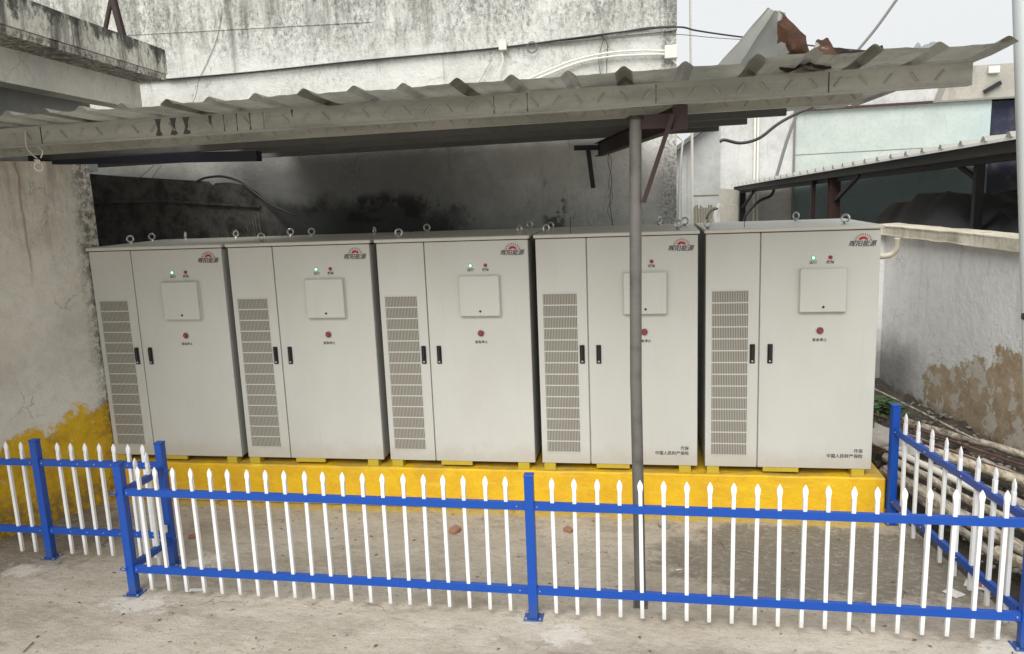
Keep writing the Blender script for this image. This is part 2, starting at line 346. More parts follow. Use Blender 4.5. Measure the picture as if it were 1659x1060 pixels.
M['green_lens'] = lampmat('green_lens', (.02, .55, .22), .8); M['green_core'] = lampmat('green_core', (.35, 1, .62), 1.1)
M['red_lens'] = paint('red_lens', (.42, .015, .04), .2, 0)

# ------------------------------------------------------------------ mesh helpers
def tag(o, label=None, cat=None, group=None, kind=None):
    if label: o['label'] = label
    if cat: o['category'] = cat
    if group: o['group'] = group
    if kind: o['kind'] = kind
    return o
def empty(name, loc=(0, 0, 0), label=None, cat=None, group=None):
    o = bpy.data.objects.new(name, None); o.location = loc; o.empty_display_size = .2; COL.objects.link(o)
    return tag(o, label, cat, group)
def link(name, bm, mat, parent=None, smooth=False, loc=None):
    me = bpy.data.meshes.new(name); bmesh.ops.recalc_face_normals(bm, faces=bm.faces); bm.to_mesh(me); bm.free()
    for mm in (mat if isinstance(mat, (list, tuple)) else [mat]): me.materials.append(mm)
    if smooth:
        for p in me.polygons: p.use_smooth = True
        try: me.set_sharp_from_angle(angle=R(35))
        except Exception: pass
    o = bpy.data.objects.new(name, me); COL.objects.link(o); o.parent = parent
    if loc: o.location = loc
    return o
def same(o, name=None, parent=None, loc=None):
    c = o.copy(); COL.objects.link(c)
    if parent is not None: c.parent = parent
    if loc is not None: c.location = loc
    return c
def kids(o): return [c for c in bpy.data.objects if c.parent == o]
def copy_tree(o, parent=None):
    c = o.copy(); COL.objects.link(c); c.parent = parent
    for ch in kids(o): copy_tree(ch, c)
    return c
def box(bm, a, b, bev=0, mi=0, rot=None):
    a, b = Vector(a), Vector(b)
    vs = [bm.verts.new((x, y, z)) for x in (a.x, b.x) for y in (a.y, b.y) for z in (a.z, b.z)]
    fs = [(0, 1, 3, 2), (4, 6, 7, 5), (0, 4, 5, 1), (2, 3, 7, 6), (0, 2, 6, 4), (1, 5, 7, 3)]
    F = [bm.faces.new([vs[i] for i in f]) for f in fs]
    for f in F: f.material_index = mi
    if rot: bmesh.ops.transform(bm, matrix=rot, verts=vs)
    if bev:
        es = list({e for f in F for e in f.edges})
        bmesh.ops.bevel(bm, geom=es, offset=bev, segments=1, affect='EDGES')
    return bm
def BX(a, b, bev=0): return box(bmesh.new(), a, b, bev)
def bar(bm, p, q, w, h, upv=(0, 0, 1)):
    """rectangular bar from p to q, w across, h along upv"""
    p, q = Vector(p), Vector(q); d = (q-p).normalized(); u = Vector(upv)
    s = d.cross(u)
    if s.length < 1e-4: s = d.cross(Vector((1, 0, 0)))
    s.normalize(); u = s.cross(d).normalized()
    L = (q-p).length
    mt = Matrix((s, d, u)).transposed().to_4x4(); mt.translation = p
    return box(bm, (-w/2, 0, -h/2), (w/2, L, h/2), rot=mt)
def tube(bm, pts, r, seg=8, cap=True, r2=None):
    pts = [Vector(p) for p in pts]; rings = []
    prev = None
    for i, p in enumerate(pts):
        d = (pts[min(i+1, len(pts)-1)]-pts[max(i-1, 0)]).normalized()
        s = d.cross(prev if prev is not None else Vector((0, 0, 1)))
        if prev is None:
            if s.length < 1e-3: s = d.cross(Vector((1, 0, 0)))
            s.normalize(); u = s.cross(d).normalized()
        else:
            u = (prev - d*prev.dot(d)).normalized(); s = d.cross(u)
        prev = u
        rr = r if r2 is None else r+(r2-r)*i/(len(pts)-1)
        rings.append([bm.verts.new(p+(s*math.cos(2*math.pi*k/seg)+u*math.sin(2*math.pi*k/seg))*rr) for k in range(seg)])
    for a, b in zip(rings, rings[1:]):
        for k in range(seg): bm.faces.new((a[k], a[(k+1) % seg], b[(k+1) % seg], b[k]))
    if cap: bm.faces.new(rings[0][::-1]); bm.faces.new(rings[-1])
    return bm
def curve(pts, n=8):
    """Catmull-Rom through pts"""
    P = [Vector(p) for p in pts]; P = [P[0]*2-P[1]]+P+[P[-1]*2-P[-2]]; o = []
    for i in range(1, len(P)-2):
        for k in range(n):
            t = k/n; a, b, c, d = P[i-1:i+3]
            o.append(.5*((2*b)+(c-a)*t+(2*a-5*b+4*c-d)*t*t+(3*b-a-3*c+d)*t**3))
    o.append(P[-2]); return o
def prism(bm, poly, d0, d1, axis='y', mi=0):
    """poly of (u,v) extruded between d0 and d1; axis y: (x,z), axis z: (x,y)"""
    f = (lambda u, v, d: (u, d, v)) if axis == 'y' else (lambda u, v, d: (u, v, d))
    if axis == 'x': f = lambda u, v, d: (d, u, v)
    A = [bm.verts.new(f(u, v, d0)) for u, v in poly]; B = [bm.verts.new(f(u, v, d1)) for u, v in poly]
    n = len(poly); bm.faces.new(A).material_index = mi; bm.faces.new(B[::-1]).material_index = mi
    for i in range(n): bm.faces.new((A[i], B[i], B[(i+1) % n], A[(i+1) % n])).material_index = mi
    return bm
def text_obj(name, s, size, mat, parent, loc, shear=0, align='CENTER', sx=1):
    cu = bpy.data.curves.new('lettering', 'FONT'); cu.body = s; cu.size = size; cu.align_x = align; cu.shear = shear
    cu.extrude = .0004; cu.offset = size*.014; cu.resolution_u = 3; cu.space_character = sx
    t = bpy.data.objects.new('lettering_source', cu); COL.objects.link(t)
    dg = bpy.context.evaluated_depsgraph_get(); dg.update()
    me = bpy.data.meshes.new_from_object(t.evaluated_get(dg)); bpy.data.objects.remove(t)
    me.transform(Matrix.Rotation(R(90), 4, 'X')); me.materials.clear(); me.materials.append(mat)
    o = bpy.data.objects.new(name, me); COL.objects.link(o); o.parent = parent; o.location = loc
    return o
def rock(bm, c, r, seed=0, sq=(1, 1, .7), n=1):
    q = bmesh.ops.create_icosphere(bm, subdivisions=n, radius=1)
    for v in q['verts']:
        k = 1+.35*noise.noise(v.co*1.3+Vector((seed, seed*1.7, 0)))
        v.co = Vector(c)+Vector((v.co.x*sq[0], v.co.y*sq[1], v.co.z*sq[2]))*r*k
    return bm

CAMP = Vector(m.translation)
def at_y(u, v, y):
    d = fwd + rt2*((u-829.5)/1255.4) + up2*((530-v)/1255.4); return CAMP + d*((y-CAMP.y)/d.y)

# ------------------------------------------------------------------ ground
bm = bmesh.new()
bmesh.ops.create_grid(bm, x_segments=2, y_segments=2, size=150)
g = link('ground', bm, M['ground']); tag(g, 'worn beige concrete yard floor', kind='structure')

# ------------------------------------------------------------------ main back building
PW = {}
bm = bmesh.new(); box(bm, (-4.0, 1.62, 0), (5.505, 7, 6.5))
bb = empty('white_building', (0, 1.6, 0), 'tall white plaster building with black mould, behind the row of cabinets', 'building')
def under(o, root): o.parent = root; o.matrix_parent_inverse = Matrix.Translation(-Vector(root.location)); return o
def W(root, name, bm, mat, smooth=False, **k):
    """part built in world coordinates under a located empty"""
    bmesh.ops.translate(bm, verts=bm.verts, vec=-Vector(root.location)); o = link(name, bm, mat, root, smooth); return tag(o, **k) if k else o
W(bb, 'wall', bm, M['back_wall'])
bm = bmesh.new()   # thicker render above the old ledge line
prism(bm, [(-4, 4.20), (-.0, 4.205), (5.51, 4.345), (5.51, 6.5), (-4, 6.5)], 1.585, 1.6185); W(bb, 'upper_render', bm, M['back_wall'])
bm = bmesh.new(); prism(bm, [(-4, 4.78), (2.4, 4.64), (2.4, 4.648), (-4, 4.788)], 1.577, 1.584); W(bb, 'ledge', bm, M['back_wall'])

# near left wall (faces the yard at a slant)
lw = bmesh.new(); prism(lw, [(.0, 0.0), (-.50, -1.15), (-1.2, -2.75), (-3.6, -2.75), (-3.6, .16), (-.0, .16)], 0, 3.275, 'z')
bmesh.ops.subdivide_edges(lw, edges=[e for e in lw.edges if abs(e.verts[0].co.z-e.verts[1].co.z) > 1], cuts=24)
bmesh.ops.subdivide_edges(lw, edges=[e for e in lw.edges if e.calc_length() > 1 and e.verts[0].co.x > -1.3], cuts=10, use_grid_fill=True)
for v in lw.verts:
    if abs(v.co.x) < .03 and abs(v.co.y) < .03: v.co += Vector((-.02*random.random()-.01*noise.noise(v.co*9), .02*noise.noise(v.co*5), 0))
o = link('plaster_wall', lw, M['left_wall']); tag(o, 'cream plaster wall with rust runs and a yellow paint splash low down, left of the cabinets', 'wall')

# low sooty wall behind the first cabinet, broken top
top = [(-3.6, 3.30)]+[(p.x, p.z) for p in (at_y(u, v, 1.44) for u, v in ((60, 277), (128, 281), (180, 285), (230, 288), (328, 294), (333, 298), (338, 302), (343, 303), (349, 297), (365, 296), (392, 301), (408, 311), (424, 327), (440, 345), (462, 372), (480, 392)))]
bm = bmesh.new(); prism(bm, [(-3.6, 0)]+top+[(top[-1][0], 0)], 1.44, 1.56)
sw = empty('soot_wall', (0, 1.5, 0), 'low soot-black wall with a sloping broken top behind the leftmost cabinet', 'wall')
W(sw, 'wall', bm, M['sooty'])
bm = bmesh.new(); prism(bm, [(-1.3, 2.93), (-.1, 2.905), (1.05, 2.80), (1.05, 2.78), (-.1, 2.885), (-1.3, 2.9)], 1.40, 1.439); W(sw, 'ledge', bm, M['sooty'])

# dry weeds behind the cabinets
for k, (x, y, n) in enumerate(((.62, 1.36, 46), (.95, 1.37, 40))):
    bm = bmesh.new()
    for i in range(n):
        a = random.uniform(0, 6.28); l = random.uniform(.05, .20); p = Vector((x+random.uniform(-.13, .13), y, 2.38)); p2 = p+Vector((math.cos(a)*.12*random.random(), -.03*random.random(), l))
        tube(bm, [p, (p+p2)/2+Vector((.01, 0, .02)), p2], .0018, 3)
    if k: 
        for dx in (-.03, .05, .08, .12): tube(bm, curve([(x+dx, y, 2.40), (x+dx-.02, y, 2.55), (x+dx-.03, y, 2.62+dx)]), .004, 4)
    tag(link('dry_weed', bm, M['dryweed']), ['bushy dry weed against the soot wall, above the first cabinet', 'dry weed with tall pale stalks against the soot wall, nearer the second cabinet'][k], 'plant', 'dry weeds behind the cabinets')

# black hose arching over the soot wall
tag(link('hose', tube(bmesh.new(), curve([(.33, 1.42, 3.09), (.45, 1.41, 3.125), (.65, 1.41, 3.13), (.86, 1.41, 3.06), (1.02, 1.41, 2.93), (1.2, 1.41, 2.8), (1.45, 1.41, 2.68)]), .013, 8), M['cable'], smooth=True),
    'black hose arching over the broken top of the soot wall', 'hose')

# ------------------------------------------------------------------ concrete balcony of the left neighbour
bal = empty('concrete_balcony', (-.5, 1.0, 3.8), 'weathered concrete balcony edge with mould, top left corner above the canopy', 'balcony')
dx, dy = .125, -1.0     # runs toward the camera, leaning right
def runpoly(x0, x1, y0, L): return [(x0, y0), (x1, y0), (x1+dx*L, y0+dy*L), (x0+dx*L, y0+dy*L)]
bm = bmesh.new(); prism(bm, runpoly(-2.5, .37, 1.0, 6.0), 4.10, 4.16, 'z'); W(bal, 'slab', bm, M['slab'])
bm = bmesh.new(); prism(bm, runpoly(.25, .385, 1.01, 6.0), 4.163, 4.40, 'z')
bmesh.ops.subdivide_edges(bm, edges=bm.edges[:], cuts=14, use_grid_fill=True)
for v in bm.verts:
    if v.co.z > 4.35: v.co.z += .012*noise.noise(v.co*8)
W(bal, 'parapet', bm, M['slab'])
bm = bmesh.new(); prism(bm, runpoly(-.12, .07, .99, 6.0), 3.83, 4.097, 'z'); W(bal, 'edge_beam', bm, M['beam_plaster'])
bm = bmesh.new(); prism(bm, runpoly(-.45, -.15, .99, 6.0), 3.90, 4.097, 'z'); W(bal, 'inner_beam', bm, M['far_shed'])
bm = bmesh.new(); prism(bm, runpoly(-2.5, -.46, .9, 6.0), 3.22, 4.097, 'z'); W(bal, 'upper_wall', bm, M['far_shed'])
# steel stanchion standing on the balcony
st = empty('steel_stanchion', (.30, .55, 4.35), 'brown steel stanchion with raking strut on the mouldy balcony edge', 'post')
bm = bar(bmesh.new(), (.335, .45, 4.33), (.16, .45, 5.4), .05, .05, (0, 1, 0)); W(st, 'upright', bm, M['oxide'])
bm = bar(bmesh.new(), (.04, .5, 4.35), (.30, .46, 4.95), .03, .03, (0, 1, 0)); W(st, 'strut', bm, M['oxide'])
bm = bar(bmesh.new(), (-.42, -.5, 4.30), (-.55, -.5, 5.0), .03, .03, (0, 1, 0)); tag(link('steel_bar', bm, M['oxide']), 'short steel bar at the back of the top-left balcony', 'bar')

# ------------------------------------------------------------------ plinth
bm = bmesh.new(); box(bm, (-.02, -.037, 0), (7.135, 1.38, .385), .012)
bmesh.ops.subdivide_edges(bm, edges=[e for e in bm.edges if e.calc_length() > 1], cuts=40, use_grid_fill=True)
for v in bm.verts:
    v.co += Vector((0, .008*noise.noise(v.co*3.1), .006*noise.noise(v.co*2.7+Vector((4, 0, 0)))))+Vector((0, .006*noise.noise(v.co*17), -.009*abs(noise.noise(v.co*14)) if v.co.z > .37 else 0))
tag(link('concrete_plinth', bm, M['yellow']), 'long yellow painted concrete plinth under the five cabinets', 'plinth')

# ------------------------------------------------------------------ cabinets
CW, CD, Z0 = 1.358, 1.20, .385
def make_cabinet():
    r = empty('electrical_cabinet', (0, 0, Z0))
    b0, b1 = .06, 2.06       # body bottom, top (local z)
    link('body', BX((.004, .03, b0+.004), (CW-.004, CD, b1-.012), .004), M['cabinet_side'], r)
    link('lid', BX((-.012, -.02, b1+.004), (CW+.012, CD+.015, b1+.034), .006), M['lid'], r)
    link('lid_gasket', BX((.01, .012, b1-.011), (CW-.01, CD-.03, b1+.003)), M['dark'], r)
    # narrow door with louvre panels
    dl = link('vented_door', BX((.003, 0, b0), (.432, .028, b1-.004), .004), M['cabinet'], r)
    x0, x1, zt, zb, n = .054, .343, 1.588, .165, 14
    ph = (zt-zb)/n
    bm = bmesh.new()
    box(bm, (0, -.0008, .006), (x1-x0, .0004, ph-.006), mi=1)
    nb = 21; pw = (x1-x0-.004)/nb
    for i in range(nb):
        u = .004+i*pw
        box(bm, (u, -.0045, .007), (u+pw*.50, -.0012, ph-.007))
    vp = link('vent_panel', bm, [M['vent_bar'], M['mesh_back']], dl, loc=(x0, 0, zb))
    for i in range(1, n): same(vp, loc=(x0, 0, zb+i*ph))
    bm = bmesh.new(); fz = .004
    for a, b in (((x0-.008, zb-.008), (x0-.001, zt+.008)), ((x1+.001, zb-.008), (x1+.008, zt+.008)), ((x0-.0005, zt+.001), (x1+.0005, zt+.008)), ((x0-.0005, zb-.008), (x1+.0005, zb-.001))):
        box(bm, (a[0], -.004, a[1]), (b[0], -.0005, b[1]))
    link('vent_frame', bm, M['cabinet'], dl)
    dr = link('main_door', BX((.440, 0, b0), (CW-.003, .028, b1-.004), .004), M['cabinet'], r)
    # swing handles
    def handle(x, parent):
        bm = bmesh.new(); box(bm, (x-.021, -.012, .972), (x+.021, -.001, 1.136), .004); box(bm, (x-.013, -.030, 1.012), (x+.013, -.0125, 1.128), .006)
        h = link('handle', bm, M['black'], parent)
        bm = bmesh.new(); bmesh.ops.create_cone(bm, cap_ends=True, segments=12, radius1=.008, radius2=.008, depth=.004, matrix=Matrix.Translation((x, -.015, .992)) @ Matrix.Rotation(R(90), 4, 'X'))
        link('lock', bm, M['steel'], r)
        return h
    handle(.382, dl); handle(.524, dr)
    # inspection cover on the main door
    bm = bmesh.new(); box(bm, (.742, -.048, 1.404), (1.100, -.0005, 1.758), .006)
    link('display_cover', bm, M['cabinet'], dr)
    bm = bmesh.new(); box(bm, (.736, -.010, 1.398), (1.106, -.0015, 1.764), .003); link('cover_flange', bm, M['cabinet'], dr)
    bm = bmesh.new(); bmesh.ops.create_cone(bm, cap_ends=True, segments=14, radius1=.010, radius2=.009, depth=.006, matrix=Matrix.Translation((.925, -.051, 1.448)) @ Matrix.Rotation(R(90), 4, 'X'))
    link('cover_lock', bm, M['black'], dr)
    # indicator lamps
    def disc(name, x, z, rr, d0, d1, mat, par, seg=20):
        bm = bmesh.new(); bmesh.ops.create_cone(bm, cap_ends=True, segments=seg, radius1=rr, radius2=rr*.92, depth=d1-d0, matrix=Matrix.Translation((x, -(d0+d1)/2, z)) @ Matrix.Rotation(R(90), 4, 'X'))
        return link(name, bm, mat, par, True)
    disc('lamp_bezel', .846, 1.844, .0165, .0005, .006, M['green_ring'], dr)
    disc('indicator_lamp', .846, 1.844, .0105, .0062, .012, M['green_core'], dr)['label'] = 'lit green indicator lamp'
    disc('lamp_bezel', .978, 1.844, .0165, .0005, .006, M['red_ring'], dr)
    disc('indicator_lamp', .978, 1.844, .012, .0062, .013, M['red_lens'], dr)['label'] = 'unlit red indicator lamp'
    text_obj('lamp_caption', '运行', .030, M['ink'], dr, (.846, -.0012, 1.796)); text_obj('lamp_caption', '故障', .030, M['ink'], dr, (.978, -.0012, 1.796))
    # recessed emergency stop
    disc('button_collar', .913, 1.247, .034, .0005, .010, M['steel'], dr, 28)
    disc('button_recess', .913, 1.247, .028, .0102, .0112, M['recess'], dr, 28)
    disc('stop_button', .913, 1.247, .018, .0114, .028, M['red_dark'], dr, 24)
    text_obj('button_caption', '紧急停止', .028, M['ink'], dr, (.913, -.0012, 1.158), sx=1.05)
    # maker's mark
    text_obj('logo_lettering', '晖阳能源', .052, M['ink'], dr, (1.215, -.0012, 1.930), shear=.25, sx=.98)
    bm = bmesh.new(); cx, cz = 1.222, 1.972; N = 12
    o1 = [(cx+.038*math.cos(R(165-150*i/N)), cz+.034*math.sin(R(165-150*i/N))) for i in range(N+1)]
    o2 = [(cx+.022*math.cos(R(150-120*i/N))+.002, cz-.006+.018*math.sin(R(150-120*i/N))) for i in range(N+1)]
    for i in range(N):
        bm.faces.new([bm.verts.new((p[0], -.0014, p[1])) for p in (o1[i], o1[i+1], o2[i+1], o2[i])])
    ex = bmesh.ops.extrude_face_region(bm, geom=bm.faces[:]); bmesh.ops.translate(bm, verts=[v for v in ex['geom'] if isinstance(v, bmesh.types.BMVert)], vec=(0, .001, 0))
    link('logo_sun', bm, M['red_ink'], dr)
    bm = bmesh.new()
    for i in range(11):
        a = R(8+164*i/10); p = Vector((cx+.050*math.cos(a), -.0012, cz-.004+.046*math.sin(a))); q = Vector((cx+.070*math.cos(a+.12), -.0012, cz-.004+.064*math.sin(a+.12)))
        bar(bm, p, q, .005, .001, (0, 1, 0))
    link('logo_rays', bm, M['ray_ink'], dr)
    # feet, front ones show under the doors
    for x in (.02, 1.20):
        bm = bmesh.new(); box(bm, (x, -.004, .006), (x+.10, .10, b0-.001)); box(bm, (x-.01, -.028, 0), (x+.11, .09, .006)); 
        link('foot', bm, M['yellow_feet'], r)
    for x in (.02, 1.20): link('foot', BX((x, 1.05, 0), (x+.1, 1.15, b0-.001)), M['yellow_feet'], r)
    link('skirt_plate', BX((.485, .004, .022), (.775, .03, b0-.001)), M['yellow_feet'], r)
    link('shade_block', BX((.13, .5, .001), (1.19, 1.0, b0-.002)), M['dark'], r)  # dark block standing in for the shade beneath the cabinet
    return r
M['green_ring'] = paint('green_bezel', (.01, .36, .15), .3, 0); M['red_ring'] = paint('red_bezel', (.12, .03, .03), .3, 0); M['recess'] = paint('dark_recess', (.10, .055, .05), .5, 0)
proto = make_cabinet()
cab_labels = ['grey steel cabinet at the far left, next to the cream wall and its yellow splash',
              'grey steel cabinet between the far-left cabinet and the middle one',
              'grey steel cabinet in the middle of the row, directly behind the left fence bay end',
              'grey steel cabinet standing behind the round steel canopy post',
              'grey steel cabinet at the right end of the row, beside the low peeling wall']
cabs = []
for i in range(5):
    c = proto if i == 0 else copy_tree(proto)
    c.location = (i*1.4173, random.uniform(-.003, .003) if i else 0, Z0)
    tag(c, cab_labels[i], 'cabinet', 'grey steel cabinets in a row on the yellow plinth'); cabs.append(c)
for c in (cabs[3], cabs[4]):
    d = [k for k in kids(c) if k.name.startswith('main_door')][0]
    text_obj('insurer_lettering', '承保', .036, M['ink'], d, (1.283, -.0012, .205), align='RIGHT')
    text_obj('insurer_lettering', '中国人民财产保险', .036, M['ink'], d, (1.283, -.0012, .160), align='RIGHT')
# lifting eyes
def eyebolt():
    bm = bmesh.new(); pts = [(.030*math.cos(2*math.pi*i/20), 0, .046+.030*math.sin(2*math.pi*i/20)) for i in range(21)]
    tube(bm, pts, .0085, 8, False); bmesh.ops.create_cone(bm, cap_ends=True, segments=12, radius1=.022, radius2=.014, depth=.016, matrix=Matrix.Translation((0, 0, .008)))
    return bm
ey = None
for u, y, c in ((210, .55, 0), (222, .95, 0), (300, 1.05, 0), (382, 1.0, 0), (423, .16, 1), (471, 1.05, 1), (505, .95, 1), (607, .75, 1), (646, .16, 2), (692, 1.0, 2), (842, .12, 2), (859, .95, 2), (885, .12, 3), (893, .6, 3), (1068, 1.0, 3), (1099, .14, 3), (1110, .7, 4-1), (1145, .12, 4), (1289, 1.0, 4), (1369, .25, 4)):
    X = at_y(u, 380, y).x - c*1.4173
    X = min(max(X, .03), 1.33)
    if ey is None: ey = link('eyebolt', eyebolt(), M['steel'], cabs[c], True, (X, y, 2.094)); o = ey
    else: o = same(ey, parent=cabs[c], loc=(X, y, 2.094))
    o.rotation_euler = (R(random.uniform(-4, 4)), 0, R(random.uniform(-50, 50)))

# ------------------------------------------------------------------ canopy
def zb(x): return 3.287+.0088*x       # underside of the purlins
can = empty('canopy', (5.12, -1.56, 0), 'lean-to canopy of corrugated sheets on galvanised purlins and one round post', 'canopy')
bm = bmesh.new(); tube(bm, [(5.12, -1.56, 0), (5.105, -1.56, 1.6), (5.12, -1.56, 3.27)], .038, 20)
post = W(can, 'post', bm, M['pipe_zinc'], True)
bm = bmesh.new(); box(bm, (5.07, -1.61, 0), (5.17, -1.51, .005)); 
base = W(can, 'base_plate', bm, M['pipe_zinc'])
ends = [(-1.6, -2.4, 7.02, 3.35), (-.9, -2.0, 6.615, 0), (-.2, -2.0, 6.25, 0), (.5, -2.0, 6.05, 0), (1.2, -2.0, 5.88, 0)]
for k, (y, xa, xb, _) in enumerate(ends):
    bm = bmesh.new(); t = .004; H = .132
    def seg(x0, x1):
        z0, z1 = zb(x0), zb(x1)
        def q(a, b):   # a,b=(y0,zoff0),(y1,zoff1) box skewed along x
            vs = []
            for xx, zz in ((x0, z0), (x1, z1)):
                for yy in (a[0], b[0]):
                    for zo in (a[1], b[1]): vs.append(bm.verts.new((xx, yy, zz+zo)))
            for f in ((0, 1, 3, 2), (4, 6, 7, 5), (0, 4, 5, 1), (2, 3, 7, 6), (0, 2, 6, 4), (1, 5, 7, 3)): bm.faces.new([vs[i] for i in f])
        q((y, 0), (y+t, H)); q((y+t+.0002, 0), (y+.065, t)); q((y+t+.0002, H-t), (y+.065, H)); q((y+.0652, 0), (y+.0652+t, .022))
    seg(xa, 1.0); seg(1.0, 5.45) if k == 0 else seg(1.0, xb)
    if k == 0: seg(5.45, xb)
    pu = W(can, 'purlin', bm, M['purlin'] if k < 2 else M['shaded_purlin'])
    if k == 0:
        bm = bmesh.new(); bar(bm, (xa, y-.003, zb(xa)+.004), (xb, y-.003, zb(xb)+.004), .005, .009); bar(bm, (xa, y-.003, zb(xa)+.128), (xb, y-.003, zb(xb)+.128), .005, .006)
        o = W(can, 'edge_bead', bm, M['purlin']); o.parent = pu
        for u0, u1, full in ((249, 261, 1), (273, 286, 1), (294, 307, 1), (336, 344, .75), (361, 363, 1), (382, 384, 1), (403, 406, 1), (426, 427, 1), (471, 476, .4), (800, 802, 1), (854, 856, 1), (1062, 1064, 1)):
            xa_, xb_ = at_y(u0, 190, y).x, at_y(u1, 190, y).x; zt = zb(xa_)+.124; zl = zt-.112*full; mx_ = (xa_+xb_)/2; w_ = (xb_-xa_)/2; hh = zt-zl
            bm = bmesh.new(); prism(bm, [(mx_-w_*.8, zt), (mx_+w_*.9, zt), (mx_+w_*.45, zt-hh*.35), (mx_+w_*.4, zt-hh*.7), (mx_+w_*(1 if full == 1 else .2), zt-hh*.93), (mx_+w_*.2, zl), (mx_-w_*(1 if full == 1 else .2), zt-hh*.96), (mx_-w_*.3, zt-hh*.6), (mx_-w_*.5, zt-hh*.3)], y-.0014, y-.0002)
            o = W(can, 'tar_run', bm, M['tar']); o.parent = pu
    if k < 2:
        bm = bmesh.new(); x = xa; i = 0; sp = .138
        while x < xb-.05:
            zc = zb(x)+H*.5 if k == 0 else zb(x)+.04
            s = 1 if i % 2 else -1; l = .026 if k == 0 else .016
            tube(bm, [(x-l*.8*s, y-.0005, zc-l), (x+l*.8*s, y-.0005, zc+l)], .0085 if k == 0 else .006, 6); x += sp; i += 1
        tag(W(can, 'embossed_ribs', bm, M['zinc'], True), kind='stuff')
        kids_o = [o for o in bpy.data.objects if o.name.startswith('embossed_ribs') and o.parent == can]
        for o in kids_o:
            if o.parent == can: o.parent = pu
# splice lines and tar runs on the front purlin are flat plates
for x in (1.01, 6.24): W(can, 'splice_plate', BX((x, -1.6035, zb(x)+.002), (x+.005, -1.6008, zb(x)+.130)), M['dark'])
# rafter with its brace and stub
bm = bmesh.new()
p, q = Vector((5.39, -1.585, 3.26)), Vector((4.72, 1.57, 3.235))
bar(bm, p, q, .006, .125); bar(bm, p+Vector((0, 0, .062)), q+Vector((0, 0, .062)), .075, .006); bar(bm, p-Vector((0, 0, .066)), q-Vector((0, 0, .066)), .075, .006)
box(bm, (5.345, -1.592, 3.185), (5.435, -1.586, 3.33)); W(can, 'rafter', bm, M['oxide'])
bm = bmesh.new(); box(bm, (5.08, -1.58, 3.20), (5.385, -1.54, 3.284)); W(can, 'rafter_stub', bm, M['oxide'])
bm = bar(bmesh.new(), (5.165, -1.585, 2.75), (5.345, -1.625, 3.275), .028, .028, (0, 1, 0)); W(can, 'brace', bm, M['oxide'])
bm = bmesh.new(); tube(bm, [(5.12, -1.56, 3.262), (5.12, -1.56, 3.276)], .055, 20); W(can, 'post_cap', bm, M['oxide'])
# corrugated sheets
ribs = [-2.1, -1.8, -1.5, -1.2, -.9, -.6, -.3, 0, .3, .6, .88, 1.131, 1.402, 1.659, 1.95, 2.256, 2.548, 2.846, 3.158, 3.474, 3.776, 4.1, 4.421, 4.748, 5.06, 5.398, 5.782, 6.08, 6.379, 6.705, 7.03]
def sheet(ra, seed, yfront, yback, wob):
    rnd = random.Random(seed); xs = []
    for i, xr in enumerate(ra):
        hw, tw, h = .046, .010, .030
        if i == 0: xs += [(xr-.05, 0)]
        xs += [(xr-hw, 0), (xr-tw-.004, h*.85), (xr-tw+.006, h), (xr+tw-.006, h), (xr+tw+.004, h*.85), (xr+hw, 0)]
        if i < len(ra)-1:
            mid = (xr+ra[i+1])/2; xs += [(mid-.05, -.002), (mid, .001), (mid+.05, -.002)]
        else: xs += [(xr+.05, 0)]
    ys = [yfront+(yback-yfront)*t for t in (0, .02, .05, .1, .18, .3, .45, .6, .8, 1)]
    bm = bmesh.new(); grid = []
    for j, y in enumerate(ys):
        row = []
        for x, dz in xs:
            fr = max(0, (-1.6-y)/.4)
            z = zb(x)+.142+dz+fr*(.008+wob*(.5+.9*noise.noise(Vector((x*2.1, seed, 0)))))
            z += .010*wob/.03*noise.noise(Vector((x*3, y*1.5, seed)))*(1 if y < -1.3 else .2)
            yy = y + (.03*noise.noise(Vector((x*4, seed*3, 1)))*(wob/.02) if j == 0 else 0)
            row.append(bm.verts.new((x, yy, z)))
        grid.append(row)
    for a, b in zip(grid, grid[1:]):
        for i in range(len(xs)-1): bm.faces.new((a[i], a[i+1], b[i+1], b[i]))
    ex = bmesh.ops.solidify(bm, geom=bm.faces[:], thickness=.0016)
    return bm
i = 0; k = 0
while i < len(ribs)-1:
    n = 3 if i < 24 else 2
    ra = ribs[i:i+n+1]
    right = ra[0] > 5.3
    left = ra[-1] < 1.75  # left sheets stop short, an unseen opening for skylight onto the back wall
    bm = sheet(ra, k*1.37, -2.0+random.uniform(-.02, .02), -.35 if left else (1.53 if ra[-1] < 5.5 else 1.2), .030 if right else .012)
    bmesh.ops.translate(bm, verts=bm.verts, vec=(0, 0, .0022*(k % 2)))
    W(can, 'roof_sheet', bm, M['roof_sheet']); i += n; k += 1

# dark blue beam lying on the left wall
bm = bar(bmesh.new(), (-1.6, -.15, 3.335), (1.89, -.15, 3.235), .10, .085); tag(link('steel_beam', bm, M['navy']), 'dark blue steel beam resting on the cream wall under the canopy', 'beam')
# hanging dark bracket at the rafter's far end
hb = empty('hanging_bracket', (4.68, 1.5, 3.2), 'black slotted steel bracket hanging below the far end of the rafter', 'bracket')
a = at_y(953, 243, 1.5); b_ = at_y(961, 305, 1.5)
bm = bar(bmesh.new(), a, b_, .045, .03, (0, 1, 0)); W(hb, 'drop_arm', bm, M['dark'])
bm = bar(bmesh.new(), at_y(930, 240, 1.5), at_y(975, 239, 1.5), .03, .05); W(hb, 'cross_arm', bm, M['dark'])
